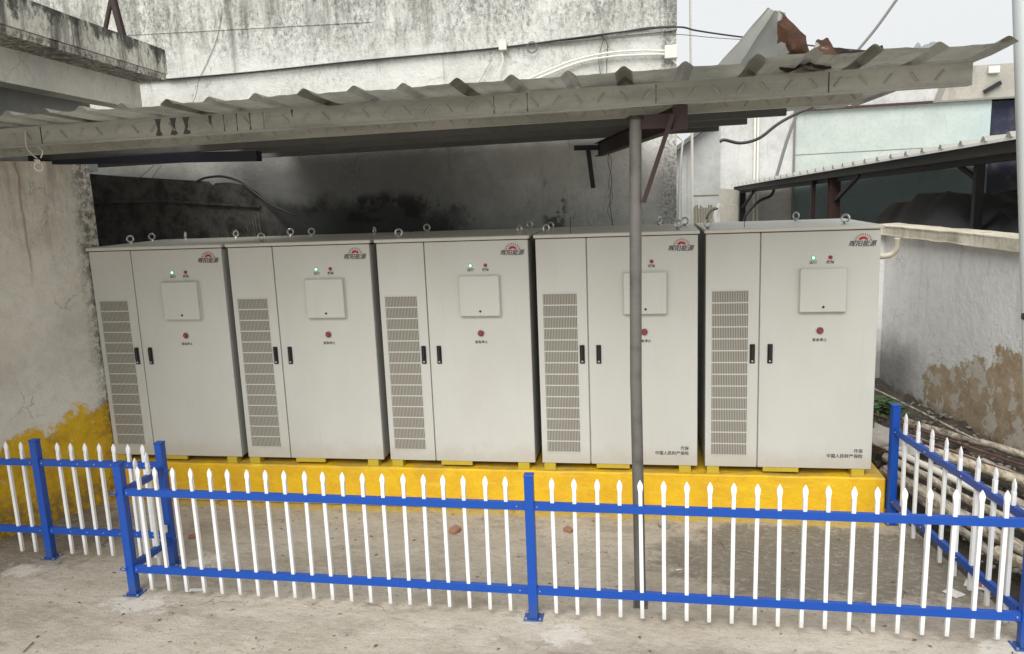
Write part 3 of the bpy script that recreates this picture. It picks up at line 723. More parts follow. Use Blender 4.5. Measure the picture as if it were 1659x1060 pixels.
# rope tied round the front purlin
rp = empty('rope', (.9, -1.66, 3.2), 'knotted white rope hanging from the canopy purlin at far left', 'rope')
bm = bmesh.new(); c = at_y(62, 262, -1.66)
tube(bm, curve([at_y(41, 212, -1.63), at_y(43, 238, -1.63), at_y(52, 250, -1.65), at_y(60, 257, -1.66)]), .0045, 6); W(rp, 'loop_strand', bm, M['rope'], True)
bm = bmesh.new(); rr = .028
tube(bm, curve([c+Vector((rr*math.cos(t*.7), .006*math.sin(t), -.022+rr*1.15*math.sin(t*.7)-.01)) for t in range(10)]), .005, 6); W(rp, 'ring_of_rope', bm, M['rope'], True)
bm = bmesh.new()
for s in (-1, 0, 1): tube(bm, curve([c+Vector((.012*s-.012, -.004, .012)), c+Vector((.012*s+.008, -.012, .004)), c+Vector((.012*s, -.002, -.012)), c+Vector((.006*s-.015, .004, .004))]), .005, 6)
tube(bm, curve([at_y(66, 256, -1.66), at_y(69, 246, -1.66), at_y(62, 238, -1.64)]), .0045, 6)
W(rp, 'knot', bm, M['rope'], True)

# torn sheets standing on the canopy's right half
def patch(name, P, mat, label, cat='roof sheet', thick=.002, nx=12, ny=8, amp=.012, fold=None, seed=0, group=None):
    """bilinear curled metal patch from four corners, with ribs along v"""
    bm = bmesh.new(); P = [Vector(p) for p in P]; rows = []
    nrm = (P[1]-P[0]).cross(P[3]-P[0]).normalized()
    for j in range(ny+1):
        v = j/ny; row = []
        for i in range(nx+1):
            u = i/nx; p = (P[0]*(1-u)+P[1]*u)*(1-v)+(P[3]*(1-u)+P[2]*u)*v
            d = amp*noise.noise(Vector((u*3+seed, v*3, seed)))*3
            if fold: d += fold(u, v)
            row.append(bm.verts.new(p+nrm*d))
        rows.append(row)
    for a, b in zip(rows, rows[1:]):
        for i in range(nx): bm.faces.new((a[i], a[i+1], b[i+1], b[i]))
    bmesh.ops.solidify(bm, geom=bm.faces[:], thickness=thick)
    o = link(name, bm, mat, smooth=True)
    if label: tag(o, label, cat, group)
    return o
ts = empty('torn_sheet', at_y(1235, 100, -1.2), 'bent-up corrugated sheet with a rusted face, standing on the canopy roof', 'roof sheet')
o = patch('zinc_face', [at_y(1150, 120, -1.15), at_y(1292, 116, -1.05), at_y(1272, 20, -1.15), at_y(1244, 12, -1.3)], M['pale_zinc'], None, fold=lambda u, v: .028*math.exp(-((u-.22)/.07)**2)+.03*math.sin(u*3.1)*v, amp=.006)
under(o, ts)
o = patch('rusted_face', [at_y(1262, 100, -1.22), at_y(1322, 104, -1.3), at_y(1306, 58, -1.33), at_y(1262, 16, -1.30)], M['rust_sheet'], None, fold=lambda u, v: .05*math.sin(v*3.1), amp=.01, seed=3)
under(o, ts)
patch('scrap_sheet', [at_y(1312, 100, -1.3), at_y(1362, 96, -1.3), at_y(1342, 62, -1.1), at_y(1322, 66, -1.1)], M['rust_sheet'], 'small rusty folded scrap beside the bent-up sheet on the canopy', 'scrap metal', seed=5, amp=.006, group='scraps of torn roofing on the canopy')
patch('scrap_sheet', [at_y(1262, 112, -1.75), at_y(1350, 110, -1.8), at_y(1338, 90, -1.4), at_y(1280, 94, -1.4)], M['rust_sheet'], 'flat rusty scrap lying at the foot of the bent-up sheet', 'scrap metal', seed=8, amp=.02, group='scraps of torn roofing on the canopy')
patch('scrap_sheet', [at_y(1330, 106, -1.0), at_y(1448, 98, -1.0), at_y(1425, 82, -.7), at_y(1345, 80, -.7)], M['oxide'], 'dark brown crumpled scrap lying right of the folded scrap on the canopy', 'scrap metal', seed=11, amp=.03, group='scraps of torn roofing on the canopy')
patch('scrap_sheet', [at_y(1448, 98, -1.5), at_y(1535, 92, -1.5), at_y(1524, 70, -1.2), at_y(1478, 82, -1.2)], M['pole_zinc'], 'pale folded scrap near the right end of the canopy', 'scrap metal', seed=13, amp=.02, group='scraps of torn roofing on the canopy')

# ------------------------------------------------------------------ cables and pipes on the back wall
def run(name, uvs, y, r, mat, label, cat='cable', n=6, seg=6):
    pts = [at_y(u, v, yy if (yy := (t[0] if t else y)) is not None else y) for u, v, *t in uvs]
    o = link(name, tube(bmesh.new(), curve(pts, n), r, seg), mat, smooth=True); return tag(o, label, cat)
run('cable', [(270, 129), (420, 116), (560, 101), (700, 88), (815, 77), (930, 62), (1040, 48), (1100, 44), (1130, 50, 1.9), (1200, 60, 2.5), (1350, 78, 4), (1450, 86, 5)], 1.565, .009, M['cable'], 'thick black cable crossing the white wall from the balcony to the right corner')
run('cable', [(830, 75), (930, 66), (1040, 58), (1097, 56), (1165, 62, 2.2), (1240, 66, 2.6)], 1.57, .004, M['cable_grey'], 'thin grey cable just below the thick black one')
run('cable', [(880, 69), (960, 60), (1040, 46), (1094, 42)], 1.572, .005, M['cable'], 'short black cable splitting off above the thick one near the corner')
run('cable', [(360, 14), (352, 60), (336, 100), (322, 130), (318, 152), (309, 176)], 1.575, .003, M['cable_grey'], 'thin loose wire hanging down the white wall right of the balcony', 'wire')
run('cable', [(973, 56), (977, 66), (970, 95), (974, 128)], 1.57, .003, M['cable'], 'thin black wire hanging left below the cable fork', 'wire')
run('cable', [(975, 58), (984, 72), (983, 100), (983, 126)], 1.57, .004, M['cable'], 'black wire hanging straight below the cable fork', 'wire')
run('cable', [(976, 57), (986, 62), (986, 76), (980, 82)], 1.565, .004, M['cable_grey'], 'short grey loop of wire below the cable fork', 'wire')
run('cable', [(806, 80), (795, 100), (784, 120), (776, 134)], 1.575, .0025, M['cable_grey'], 'fine wire slanting down left from the white isolator', 'wire')
run('white_conduit', [(812, 80), (815, 100), (809, 118), (809, 134)], 1.565, .009, M['pvc'], 'short white pipe dropping from the small white isolator', 'pipe')
run('white_conduit', [(838, 137), (880, 118), (930, 98), (985, 86), (1040, 82), (1082, 83)], 1.565, .011, M['pvc'], 'upper of two white conduits curving to the junction box', 'pipe')
run('white_conduit', [(848, 138), (890, 120), (940, 101), (990, 92), (1040, 89), (1082, 88)], 1.565, .011, M['pvc'], 'lower of two white conduits curving to the junction box', 'pipe')
run('white_conduit', [(1086, 93), (1100, 108), (1106, 125, 1.5)], 1.56, .012, M['pvc'], 'short white conduit leaving the junction box downward', 'pipe')
a = at_y(1087, 85, 1.565); tag(link('junction_box', BX(a-Vector((.062, .05, .062)), a+Vector((.062, .018, .062)), .006), M['pvc']), 'white square junction box at the right corner of the white wall', 'box')
a = at_y(815, 74, 1.565); tag(link('isolator', BX(a-Vector((.04, .04, .05)), a+Vector((.04, .018, .03)), .006), M['pvc']), 'small white isolator fixed on the cable over the wall middle', 'isolator')
bm = bmesh.new(); c = at_y(862, 77, 1.56)
for r_ in (.045, .052, .058): tube(bm, [c+Vector((r_*math.cos(t/14*6.283), 0, r_*math.sin(t/14*6.283))) for t in range(15)], .003, 5, False)
tag(link('wire_coil', bm, M['cable_grey']), 'coil of grey wire hung on the cable right of the isolator', 'wire')
run('cable', [(988, 240), (985, 262), (991, 290), (988, 330), (992, 362), (986, 378)], 1.57, .0035, M['cable'], 'thin tangled wire hanging on the wall just left of the canopy post', 'wire')
run('cable', [(982, 242), (991, 262), (986, 300), (993, 318), (984, 340), (990, 356), (996, 376)], 1.575, .0025, M['cable'], 'second thin wire twisting beside the tangled one left of the post', 'wire')
run('cable', [(224, 290), (236, 280), (250, 268)], 1.57, .004, M['cable_grey'], 'grey wire in the bright gap above the soot wall', 'wire')
run('cable', [(245, 292), (252, 280), (262, 268)], 1.575, .003, M['cable_grey'], 'thinner wire right beside the grey one above the soot wall', 'wire')
run('standing_pipe', [(1121, 372), (1121, 200), (1119, 60), (1118, -120)], 2.4, .016, M['pvc'], 'tall white pipe standing just past the right corner of the white building', 'pipe')
run('service_pipe', [(1098, 380), (1100, 300), (1105, 240), (1106, 228), (1094, 219), (1082, 212, 1.58)], 1.9, .011, M['pvc'], 'bent white pipe beside the corner of the white building under the canopy', 'pipe')
run('cable', [(1456, -5), (1420, 45), (1388, 84), (1350, 130)], 6.0, .022, M['cable_grey'], 'grey cable slanting up into the sky above the canopy right half')

# ------------------------------------------------------------------ right low wall with coping
rw = empty('low_wall', (8.3, 2, 0), 'low grey-white wall with peeling plaster and cream coping, right of the cabinets', 'wall')
pl = [(9.05, -2.5), (8.53, 1.15), (8.15, 3.78), (5.9, 3.95), (5.9, 4.15), (8.33, 3.99), (8.75, 1.2), (9.3, -2.5)]
bm = bmesh.new(); prism(bm, pl, 0, 2.14, 'z'); W(rw, 'wall', bm, M['right_wall'])
pl2 = [(8.98, -2.5), (8.46, 1.13), (8.08, 3.70), (5.9, 3.88), (5.9, 4.22), (8.39, 4.06), (8.83, 1.22), (9.38, -2.5)]
bm = bmesh.new(); prism(bm, pl2, 2.142, 2.26, 'z'); bmesh.ops.bevel(bm, geom=bm.edges[:], offset=.012, segments=2, affect='EDGES')
bmesh.ops.subdivide_edges(bm, edges=[e for e in bm.edges if e.calc_length() > .8], cuts=20, use_grid_fill=True)
for v in bm.verts: v.co.z += .010*noise.noise(v.co*4)
W(rw, 'coping', bm, M['cap'], True)
bm = bmesh.new(); tube(bm, curve([(7.9, 3.1, 1.93), (8.02, 3.1, 1.95), (8.07, 3.08, 2.03), (8.07, 3.06, 2.14)], 5), .034, 12)
tag(link('drain_elbow', bm, M['elbow'], smooth=True), 'cream plastic drain elbow under the coping behind the right-end cabinet', 'pipe')

# ------------------------------------------------------------------ neighbour yard, far right
# line of the shed's eave: near (8.83,2.26,3.18) to far (7.75,16.5,2.74)
E0, E1 = Vector((8.83, 2.26, 3.165)), Vector((7.72, 16.9, 2.715))
ed = (E1-E0)
sh = empty('open_shed', (8.8, 3, 0), 'long open shed with ribbed white-edged roof behind the low wall', 'shed')
def ep(t): return E0+ed*t
near = ep(-.32)
slope = .06
for k in range(6):
    t0, t1 = -.32+k*.22, -.32+(k+1)*.22
    a, b = ep(t0), ep(min(t1, 1))
    bm = bmesh.new()
    for off, mi in ((0, 0),):
        A, B = a+Vector((0, 0, 0)), b+Vector((0, 0, 0))
        C, D = b+Vector((13, .6, 13*slope)), a+Vector((13, .6, 13*slope))  # roof carried on out of view, widened to shade the far wall
        vs = [bm.verts.new(p) for p in (A, B, C, D)]+[bm.verts.new(p+Vector((0, 0, .03))) for p in (A, B, C, D)]
        for f in ((3, 2, 1, 0), (4, 5, 6, 7), (0, 1, 5, 4), (1, 2, 6, 5), (2, 3, 7, 6), (3, 0, 4, 7)): bm.faces.new([vs[i] for i in f])
    W(sh, 'roof_sheet', bm, M['pale_sheet'] if 'pale_sheet' in M else M['pvc'])
s = .508/ed.length; t = 0; rb = None
bm = bmesh.new(); t = -.28
while t < 1.0:
    p = ep(t)
    vs = []
    for q, zz in ((p, 0), (p+Vector((12.9, .595, 12.9*slope)), 0)):
        for dy_, dz_ in ((-.07, .031), (-.02, .085), (.02, .085), (.07, .031)): vs.append(bm.verts.new(q+Vector((-.012 if q is p else 0, dy_, dz_))))
    for f in ((0, 1, 2, 3), (0, 4, 5, 1), (1, 5, 6, 2), (2, 6, 7, 3), (4, 7, 6, 5)): bm.faces.new([vs[i] for i in f])
    t += s if p.y < 30 else 1
W(sh, 'roof_ribs', bm, M['zinc'])
bm = bar(bmesh.new(), near+Vector((.10, 0, -.062)), E1+Vector((.10, 0, -.06)), .10, .115); W(sh, 'eave_beam', bm, M['eave'] if 'eave' in M else M['bamboo'])
bm = bar(bmesh.new(), near+Vector((.28, 0, -.10)), E1+Vector((.28, 0, -.10)), .16, .16); W(sh, 'wall_plate', bm, M['dark'])
def on_line(u, v, dx=.12):
    """point on the shed line seen at photo column u"""
    best = None
    for i in range(400):
        t = -.3+1.3*i/399; p = ep(t)+Vector((dx, 0, 0)); d = p-CAMP; uu = 829.5+1255.4*d.dot(rt2)/d.dot(fwd)
        if best is None or abs(uu-u) < best[0]: best = (abs(uu-u), p.copy())
    return best[1]
p = on_line(1352, 300, .2); bm = bmesh.new(); box(bm, (p.x-.01, p.y-.09, 0), (p.x+.01, p.y+.09, p.z-.1)); box(bm, (p.x-.09, p.y-.10, 0), (p.x+.09, p.y-.088, p.z-.1)); box(bm, (p.x-.09, p.y+.088, 0), (p.x+.09, p.y+.10, p.z-.1)); W(sh, 'post', bm, M['rust_post'] if 'rust_post' in M else M['oxide'], label='thick rusty H-section post')
bm = bar(bmesh.new(), p+Vector((.0, 0, -.55)), p+Vector((.1, -1.3, -.08)), .06, .06); W(sh, 'brace', bm, M['dark'])
p = on_line(1318, 300, .15); W(sh, 'post', BX((p.x-.04, p.y-.04, 0), (p.x+.04, p.y+.04, p.z-.06)), M['oxide'], label='thin brown post')
p = on_line(1590, 300, .6); W(sh, 'post', BX((p.x-.05, p.y-.05, 0), (p.x+.05, p.y+.05, p.z-.04)), M['dark'], label='dark post at the right')
bm = bar(bmesh.new(), p+Vector((0, 0, -.35)), p+Vector((-.05, .75, -.08)), .05, .05); W(sh, 'brace', bm, M['dark'])
p = on_line(1197, 300, .3); W(sh, 'post', BX((p.x-.08, p.y-.08, 0), (p.x+.08, p.y+.08, p.z-.05)), M['dark'], label='dark post at the far end')
bm = bar(bmesh.new(), p+Vector((0, -.1, -.6)), p+Vector((.0, -2.2, -.12)), .07, .07); W(sh, 'brace', bm, M['dark'])
# dark tarpaulin heap under the shed
bm = bmesh.new(); N, K = 60, 26
for i in range(N+1):
    for j in range(K+1):
        u, v = i/N, j/K; x = 8.95+v*3.6-u*.0; y = 9.5-u*8.6
        e = min(1, v*7, (1-v)*5, u*9, (1-u)*9)
        hh = (2.12+.42*math.sin(math.pi*min(1, max(0, (u-.02)*1.1)))+.30*noise.noise(Vector((x*.9, y*.55, 0)))+.12*noise.noise(Vector((x*2.6, y*1.8, 5)))-.05*abs(noise.noise(Vector((x*5, y*4, 9)))))
        bm.verts.new((x, y, .2+(hh-.2)*e**.4 if e > 0 else .2))
bm.verts.ensure_lookup_table()
for i in range(N):
    for j in range(K):
        a = i*(K+1)+j; bm.faces.new([bm.verts[q] for q in (a, a+1, a+K+2, a+K+1)])
tag(link('tarpaulin', bm, M['tarp'], smooth=True), 'crumpled black tarpaulin heap under the open shed behind the low wall', 'tarpaulin')

# far building with pale green render
fb = empty('neighbour_building', (11, 17.5, 0), 'long pale green and white building across the neighbour yard', 'building')
Y = 17.2
def X(u, v=250, y=Y): return at_y(u, v, y).x
def Z(u, v, y=Y): return at_y(u, v, y).z
bm = bmesh.new(); prism(bm, [(X(1166), 0), (X(1285), 0), (X(1285), Z(1285, 132)), (X(1166), Z(1166, 140))], Y-.02, Y+4); W(fb, 'white_wall', bm, M['far_white'])
bm = bmesh.new(); prism(bm, [(X(1286), Z(1290, 284)), (X(1602), Z(1290, 284)), (X(1602), Z(1602, 160)), (X(1286), Z(1286, 181))], Y+.03, Y+4); W(fb, 'green_wall', bm, M['pale_green'])
bm = bmesh.new(); prism(bm, [(X(1286), 0), (X(1602), 0), (X(1602), Z(1290, 284)-.004), (X(1286), Z(1290, 284)-.004)], Y+.03, Y+4); W(fb, 'shaded_lower_wall', bm, M['shade_teal'])  # lower wall, coloured dark for the shed's shade
bm = bmesh.new(); prism(bm, [(X(1286), Z(1286, 180)), (X(1700), Z(1700, 154)), (X(1700), Z(1700, 100)), (X(1286), Z(1286, 125))], Y-.0, Y+4); W(fb, 'upper_band', bm, M['far_white'])
bm = bmesh.new(); prism(bm, [(X(1286), Z(1286, 182)), (X(1700), Z(1700, 156)), (X(1700), Z(1700, 152)), (X(1286), Z(1286, 178))], Y-.12, Y-.01); W(fb, 'ledge', bm, M['rust_post'] if 'rust_post' in M else M['oxide'])
bm = bmesh.new(); prism(bm, [(X(1603), 0), (X(1720), 0), (X(1720), Z(1720, 157)), (X(1603), Z(1603, 163))], Y+.3, Y+4); W(fb, 'navy_cladding', bm, M['far_navy'])
for u in (1222, 1227): 
    bm = tube(bmesh.new(), [(X(u), Y-.08, 0), (X(u), Y-.08, Z(u, 140))], .035, 8); W(fb, 'downpipe', bm, M['pvc'], True)
bm = tube(bmesh.new(), [(X(1285), Y-.06, 0), (X(1286), Y-.06, Z(1286, 180))], .03, 8); W(fb, 'corner_pipe', bm, M['cable_grey'], True)
bm = bmesh.new(); prism(bm, [(X(1286), Z(1286, 251)), (X(1560), Z(1560, 236)), (X(1560), Z(1560, 237)), (X(1286), Z(1286, 252))], Y+.02, Y+.028); W(fb, 'render_joint', bm, M['cable_grey'])
# mouldy pier at the shed's far end
bm = bmesh.new(); prism(bm, [(X(1166, 300, 16.4), 0), (X(1196, 300, 16.4), 0), (X(1194, 300, 16.4), Z(1196, 308, 16.4)), (X(1166, 300, 16.4), Z(1166, 305, 16.4))], 16.2, 16.6)
tag(link('pier', bm, M['far_beige']), 'short mouldy concrete pier at the far left end of the open shed', 'pier')
# concrete lintel beyond the canopy end
bm = bmesh.new(); prism(bm, [(X(1522, 150, 9), Z(1522, 164, 9)), (X(1720, 150, 9), Z(1720, 152, 9)), (X(1720, 150, 9), Z(1720, 98, 9)), (X(1570, 150, 9), Z(1570, 108, 9)), (X(1530, 150, 9), Z(1530, 140, 9))], 8.9, 9.3)
lt = tag(link('concrete_beam', bm, M['far_beige']), 'dirty beige concrete beam beyond the right end of the canopy', 'beam')
bm = bmesh.new(); a = at_y(1610, 113, 8.86); box(bm, a-Vector((.09, .04, .06)), a+Vector((.09, .03, .06)), .01, rot=None); tag(link('floodlight', bm, M['pvc']), 'small white lamp box fixed on the dirty concrete beam', 'lamp')
bm = bmesh.new(); a = at_y(1608, 142, 8.86); bar(bm, a-Vector((.13, 0, .07)), a+Vector((.13, 0, .08)), .05, .07); tag(link('lamp_arm', bm, M['black']), 'black slanted fitting on the dirty concrete beam below the lamp box', 'fitting')
# navy shade building above the beam's left
# leaning strut and cable in front of the pale wall
run('leaning_pole', [(1258, 286), (1275, 228), (1296, 172)], 15.0, .045, M['cable_grey'], 'grey pole leaning against the white wall section above the shed', 'pole', 3)
run('cable', [(1166, 230), (1174, 227), (1200, 232), (1230, 224), (1262, 200), (1300, 180), (1330, 168)], 10.0, .035, M['cable'], 'black cable sagging across the white wall section of the far building')
run('cable', [(1206, 360), (1210, 346), (1230, 326), (1250, 316), (1256, 296)], 15.0, .04, M['cable'], 'black cable drooping under the far end of the open shed roof')
# gabled grey outbuilding in the gap
bm = bmesh.new(); y = 11.0; prism(bm, [(X(1060, 300, y), 0), (X(1167, 300, y), 0), (X(1167, 300, y), Z(1167, 192, y)), (X(1150, 300, y), Z(1150, 205, y)), (X(1096, 300, y), Z(1096, 246, y)), (X(1060, 300, y), Z(1060, 270, y))], y, y+2)
gb = empty('gabled_outbuilding', (X(1120, 300, y), y, 0), 'grey gabled outbuilding seen through the gap right of the white building', 'building')
W(gb, 'wall', bm, M['far_shed'])
bm = bmesh.new(); prism(bm, [(X(1060, 300, y), Z(1060, 270, y)), (X(1096, 300, y), Z(1096, 245, y)), (X(1160, 300, y), Z(1160, 196, y)), (X(1160, 300, y), Z(1160, 188, y)), (X(1096, 300, y), Z(1096, 237, y)), (X(1060, 300, y), Z(1060, 262, y))], y-.25, y+2.1); W(gb, 'roof', bm, M['cable_grey'])
bm = bmesh.new(); prism(bm, [(X(1104, 300, y), 0), (X(1112, 300, y), 0), (X(1112, 300, y), Z(1112, 252, y)), (X(1104, 300, y), Z(1104, 252, y))], y-.06, y-.005); W(gb, 'pilaster', bm, M['far_shed'])
# bamboo screen
bs = empty('bamboo_screen', (6.5, 7.9, 0), 'weathered bamboo screen in the gap behind the fourth and fifth cabinets', 'screen')
cn = None
for i, u in enumerate([1122+j*2.6 for j in range(15)]):
    a = at_y(u, 334, 7.9)
    if cn is None: cn = link('cane', tube(bmesh.new(), [(0, 0, 0), (0, 0, a.z+.0)], .012, 6), M['bamboo'], bs); cn.location = (a.x-6.5, 0, 0)
    else: same(cn, loc=(a.x-6.5, random.uniform(-.01, .01), random.uniform(-.05, .02)))
bm = bmesh.new(); box(bm, (at_y(1120, 340, 7.9).x, 7.87, 2.62), (at_y(1164, 340, 7.9).x, 7.885, 2.65)); W(bs, 'rail', bm, M['bamboo'])
run('cable', [(1144, 372, 1.45), (1146, 352, 1.9), (1152, 342, 2.4), (1162, 338, 3.0)], 2.0, .014, M['cable'], 'black hose curving up behind the left edge of the right-end cabinet', 'hose')
run('white_conduit', [(1160, 372), (1158, 350), (1162, 338), (1166, 330)], 3.2, .022, M['pvc'], 'white pipe stub beside the bamboo screen', 'pipe')
# antenna-like wires rising from the lids
run('cable', [(925, 381), (924, 372), (925, 352)], .1, .003, M['cable'], 'thin black wire standing up from the lid of the cabinet behind the post', 'wire')
run('cable', [(1206, 372), (1206, 362), (1206, 347)], .2, .003, M['cable'], 'thin black wire standing up from the lid of the right-end cabinet', 'wire')

# ------------------------------------------------------------------ galvanised pole at the right edge
bm = bmesh.new(); tube(bm, [(7.655, -1.5, 0), (7.488, -1.5, 1.742), (7.405, -1.5, 2.629), (7.292, -1.5, 3.814), (7.22, -1.5, 4.6)], .048, 24)
gp = tag(link('galvanised_pole', bm, M['pole_zinc'], smooth=True), 'pale galvanised pole leaning at the right edge of the photo', 'pole')
a = at_y(1657, 512, -1.5); bm = bmesh.new(); box(bm, a-Vector((.012, .03, .02)), a+Vector((.02, .0, .02)), .004); link('clamp', bm, M['black'], gp)

# ------------------------------------------------------------------ fences
HP, PB, PT = 1.02, .045, 1.012
def picket_bm():
    bm = bmesh.new(); w = .0125
    box(bm, (-w, -w, 0), (w, w, .875), .002)
    z = .8752                                     # flattened spear head
    prof = [(.0, w, w), (.022, .0165, .0115), (.038, .0180, .010), (.054, .0150, .008), (.080, .0018, .003)]
    rings = []
    for dz, hx, hy in prof: rings.append([bm.verts.new((sx*hx, sy*hy, z+dz)) for sx, sy in ((-1, -.6), (0, -1), (1, -.6), (1, .6), (0, 1), (-1, .6))])
    for a, b in zip(rings, rings[1:]):
        for i in range(6): bm.faces.new((a[i], a[(i+1) % 6], b[(i+1) % 6], b[i]))
    bm.faces.new(rings[0]); bm.faces.new(rings[-1]); return bm
PK = None
def picket(root, p, rz=0):
    global PK
    loc = Vector(p)-Vector(root.location)
    if PK is None: PK = link('picket', picket_bm(), M['white'], root, loc=loc); o = PK
    else: o = same(PK, parent=root, loc=loc)
    o.rotation_euler = (R(random.uniform(-.25, .25)), R(random.uniform(-.4, .4)), rz+R(random.uniform(-5, 5)))
    return o
def fpost(root, x, y, rz=0, plate=True):
    bm = bmesh.new(); box(bm, (-.03, -.03, .006), (.03, .03, HP-.008), .003); box(bm, (-.0335, -.0335, HP-.0078), (.0335, .0335, HP+.004), .003)
    q = link('post', bm, M['blue'], root, loc=Vector((x, y, 0))-Vector(root.location)); q.rotation_euler[2] = rz
    bm = bmesh.new(); box(bm, (-.065, -.055, 0), (.065, .055, .006), .002); link('base_plate', bm, M['blue'], q)
    bm = bmesh.new()
    for sx in (-.048, .048):
        for sy in (-.040, .040): bmesh.ops.create_cone(bm, cap_ends=True, segments=6, radius1=.008, radius2=.008, depth=.010, matrix=Matrix.Translation((sx, sy, .0115)))
    tag(link('anchor_bolts', bm, M['steel'], q), kind='stuff')
    return q
def rail(root, p, q, nb=()):
    bm = bar(bmesh.new(), p, q, .034, .052); o = W(root, 'rail', bm, M['blue'])
    p, q = Vector(p), Vector(q); d = (q-p).normalized(); s = d.cross(Vector((0, 0, 1)))
    bm = bmesh.new()
    for t in nb:
        c = p+d*t+s*.0185
        bmesh.ops.create_icosphere(bm, subdivisions=1, radius=.0062, matrix=Matrix.Translation(c-Vector(root.location)))
    if nb: tag(link('rivets', bm, M['steel'], o), kind='stuff')
    return o
ZR = (.804, .203)
yF = lambda x: -1.79-.0118*(x-4.406)
f1 = empty('blue_fence', (4.406, -1.79, 0), 'long front picket fence with blue rails and white pickets before the plinth', 'fence', 'blue and white picket fences')
xs = (1.391, 4.406, 7.42)
for x in xs: fpost(f1, x, yF(x))
for z in ZR:
    rail(f1, (xs[0]+.031, yF(xs[0]), z), (xs[1]-.031, yF(xs[1]), z), (.02, 2.9)); rail(f1, (xs[1]+.031, yF(xs[1]), z), (xs[2]-.031, yF(xs[2]), z), (.02, 2.93))
for n in range(20):
    x = 4.406+.156+.1425*n; picket(f1, (x, yF(x), PB)); x = 4.406-.156-.1425*n; picket(f1, (x, yF(x), PB))
# left run
f2 = empty('blue_fence', (.281, -1.28, 0), 'short set-back picket fence at far left before the yellow splashed wall', 'fence', 'blue and white picket fences')
yL = lambda x: -1.27-.01*(x-.28)
for x in (.285, 1.405): fpost(f2, x, yL(x))
for z in (.83, .245):
    rail(f2, (-1.3, yL(-1.3), z), (.254, yL(.25), z), (1.53,)); rail(f2, (.316, yL(.3), z), (1.42, yL(1.4)+.0, z) if False else (1.374, yL(1.4), z), (.02, .2, .35, .5, .65, .8, .95, 1.0))
for u in (8, 31, 53, 92, 115, 137, 160, 184, 207, 232):
    d = fwd+rt2*((u-829.5)/1255.4)+up2*((530-(712+u*.04))/1255.4); t = (-1.27-CAMP.y)/d.y; x = (CAMP+d*t).x
    picket(f2, (x, yL(x), PB+.0))
for n in range(1, 8): 
    x = -.02-.14*n
    if n > 1: picket(f2, (x-.05, yL(x), PB))
# short gate between the two runs
gt = empty('gate', (1.40, -1.5, 0), 'short blue gate panel with white pickets joining the front and the set-back fence', 'gate')
for z in (.80, .215): rail(gt, (1.398, -1.722, z), (1.412, -1.315, z))
for t in (.32, .66): picket(gt, (1.40+.01*t, -1.72+.40*t, PB), R(90))
bm = bmesh.new()
for (x, y) in ((1.352, -1.765), (1.455, -1.27)):
    for z in (.80, .215):
        c = Vector((x, y, z)); tube(bm, [c+Vector((.022*math.cos(a*.5236), -.034, .012*math.sin(a*.5236))) for a in range(13)], .004, 6, False)
tag(W(gt, 'hinge_loops', bm, M['blue'], True), kind='stuff')
bm = bmesh.new(); box(bm, (1.385, -1.37, .30), (1.43, -1.34, .36), .003); W(gt, 'latch', bm, M['pvc'])
# right return
f3 = empty('blue_fence', (7.177, -.03, 0), 'picket fence running from the plinth corner toward the right front post, beside the rubble', 'fence', 'blue and white picket fences')
A, B = Vector((7.177, -.05, 0)), Vector((7.42, -1.79, 0)); d = (B-A).normalized(); ang = math.atan2(d.y, d.x)
fpost(f3, A.x, A.y, ang)
L = (B-A).length
for z in (ZR[0]-.0, ZR[1]): rail(f3, A+d*.032+Vector((0, 0, z)), B-d*.036+Vector((0, 0, z)), (.02, .5, 1.0))
for n in range(8): 
    p = A+d*(.19+.20*n); picket(f3, (p.x, p.y, PB), ang)

# ------------------------------------------------------------------ rubble strip right of the fence
bm = bmesh.new(); NX, NY = 26, 60
for i in range(NX+1):
    for j in range(NY+1):
        u, v = i/NX, j/NY; y = -2.2+v*6.0; x0 = 7.22+.0*v if y > .0 else 7.30+(.0-y)*.13; x = x0+u*(8.62-x0+(-.13)*(y-1))
        h = .0+.30*min(1, u*2.0)**1.2*(.6+.4*v)+.10*noise.noise(Vector((x*2.5, y*2.5, 0)))+.05*noise.noise(Vector((x*7, y*7, 3)))
        bm.verts.new((x, y, max(h, .012)*min(1, u*8+.05)))
bm.verts.ensure_lookup_table()
for i in range(NX):
    for j in range(NY):
        a = i*(NY+1)+j; bm.faces.new([bm.verts[q] for q in (a, a+NY+1, a+NY+2, a+1)])
tag(link('soil_bank', bm, M['soil'], smooth=True), 'dark soil bank along the foot of the low wall', kind='structure')
def hgt(x, y): return .30
bm = bmesh.new(); rr = random.Random(5)
for i in range(620):
    y = rr.uniform(-2.0, 2.6); x = rr.uniform(7.35 if y > -.2 else 7.35+(-y)*.13, 8.45); r_ = rr.choice((.010, .014, .02, .032, .016))
    rock(bm, (x, y, .10+.20*min(1, (x-7.25)*1.1)), r_, i*.37, (1, rr.uniform(.6, 1.2), rr.uniform(.4, .8)))
tag(link('rubble', bm, M['dark_stone']), 'loose stones and broken mortar strewn over the soil bank', 'rubble', kind='stuff')
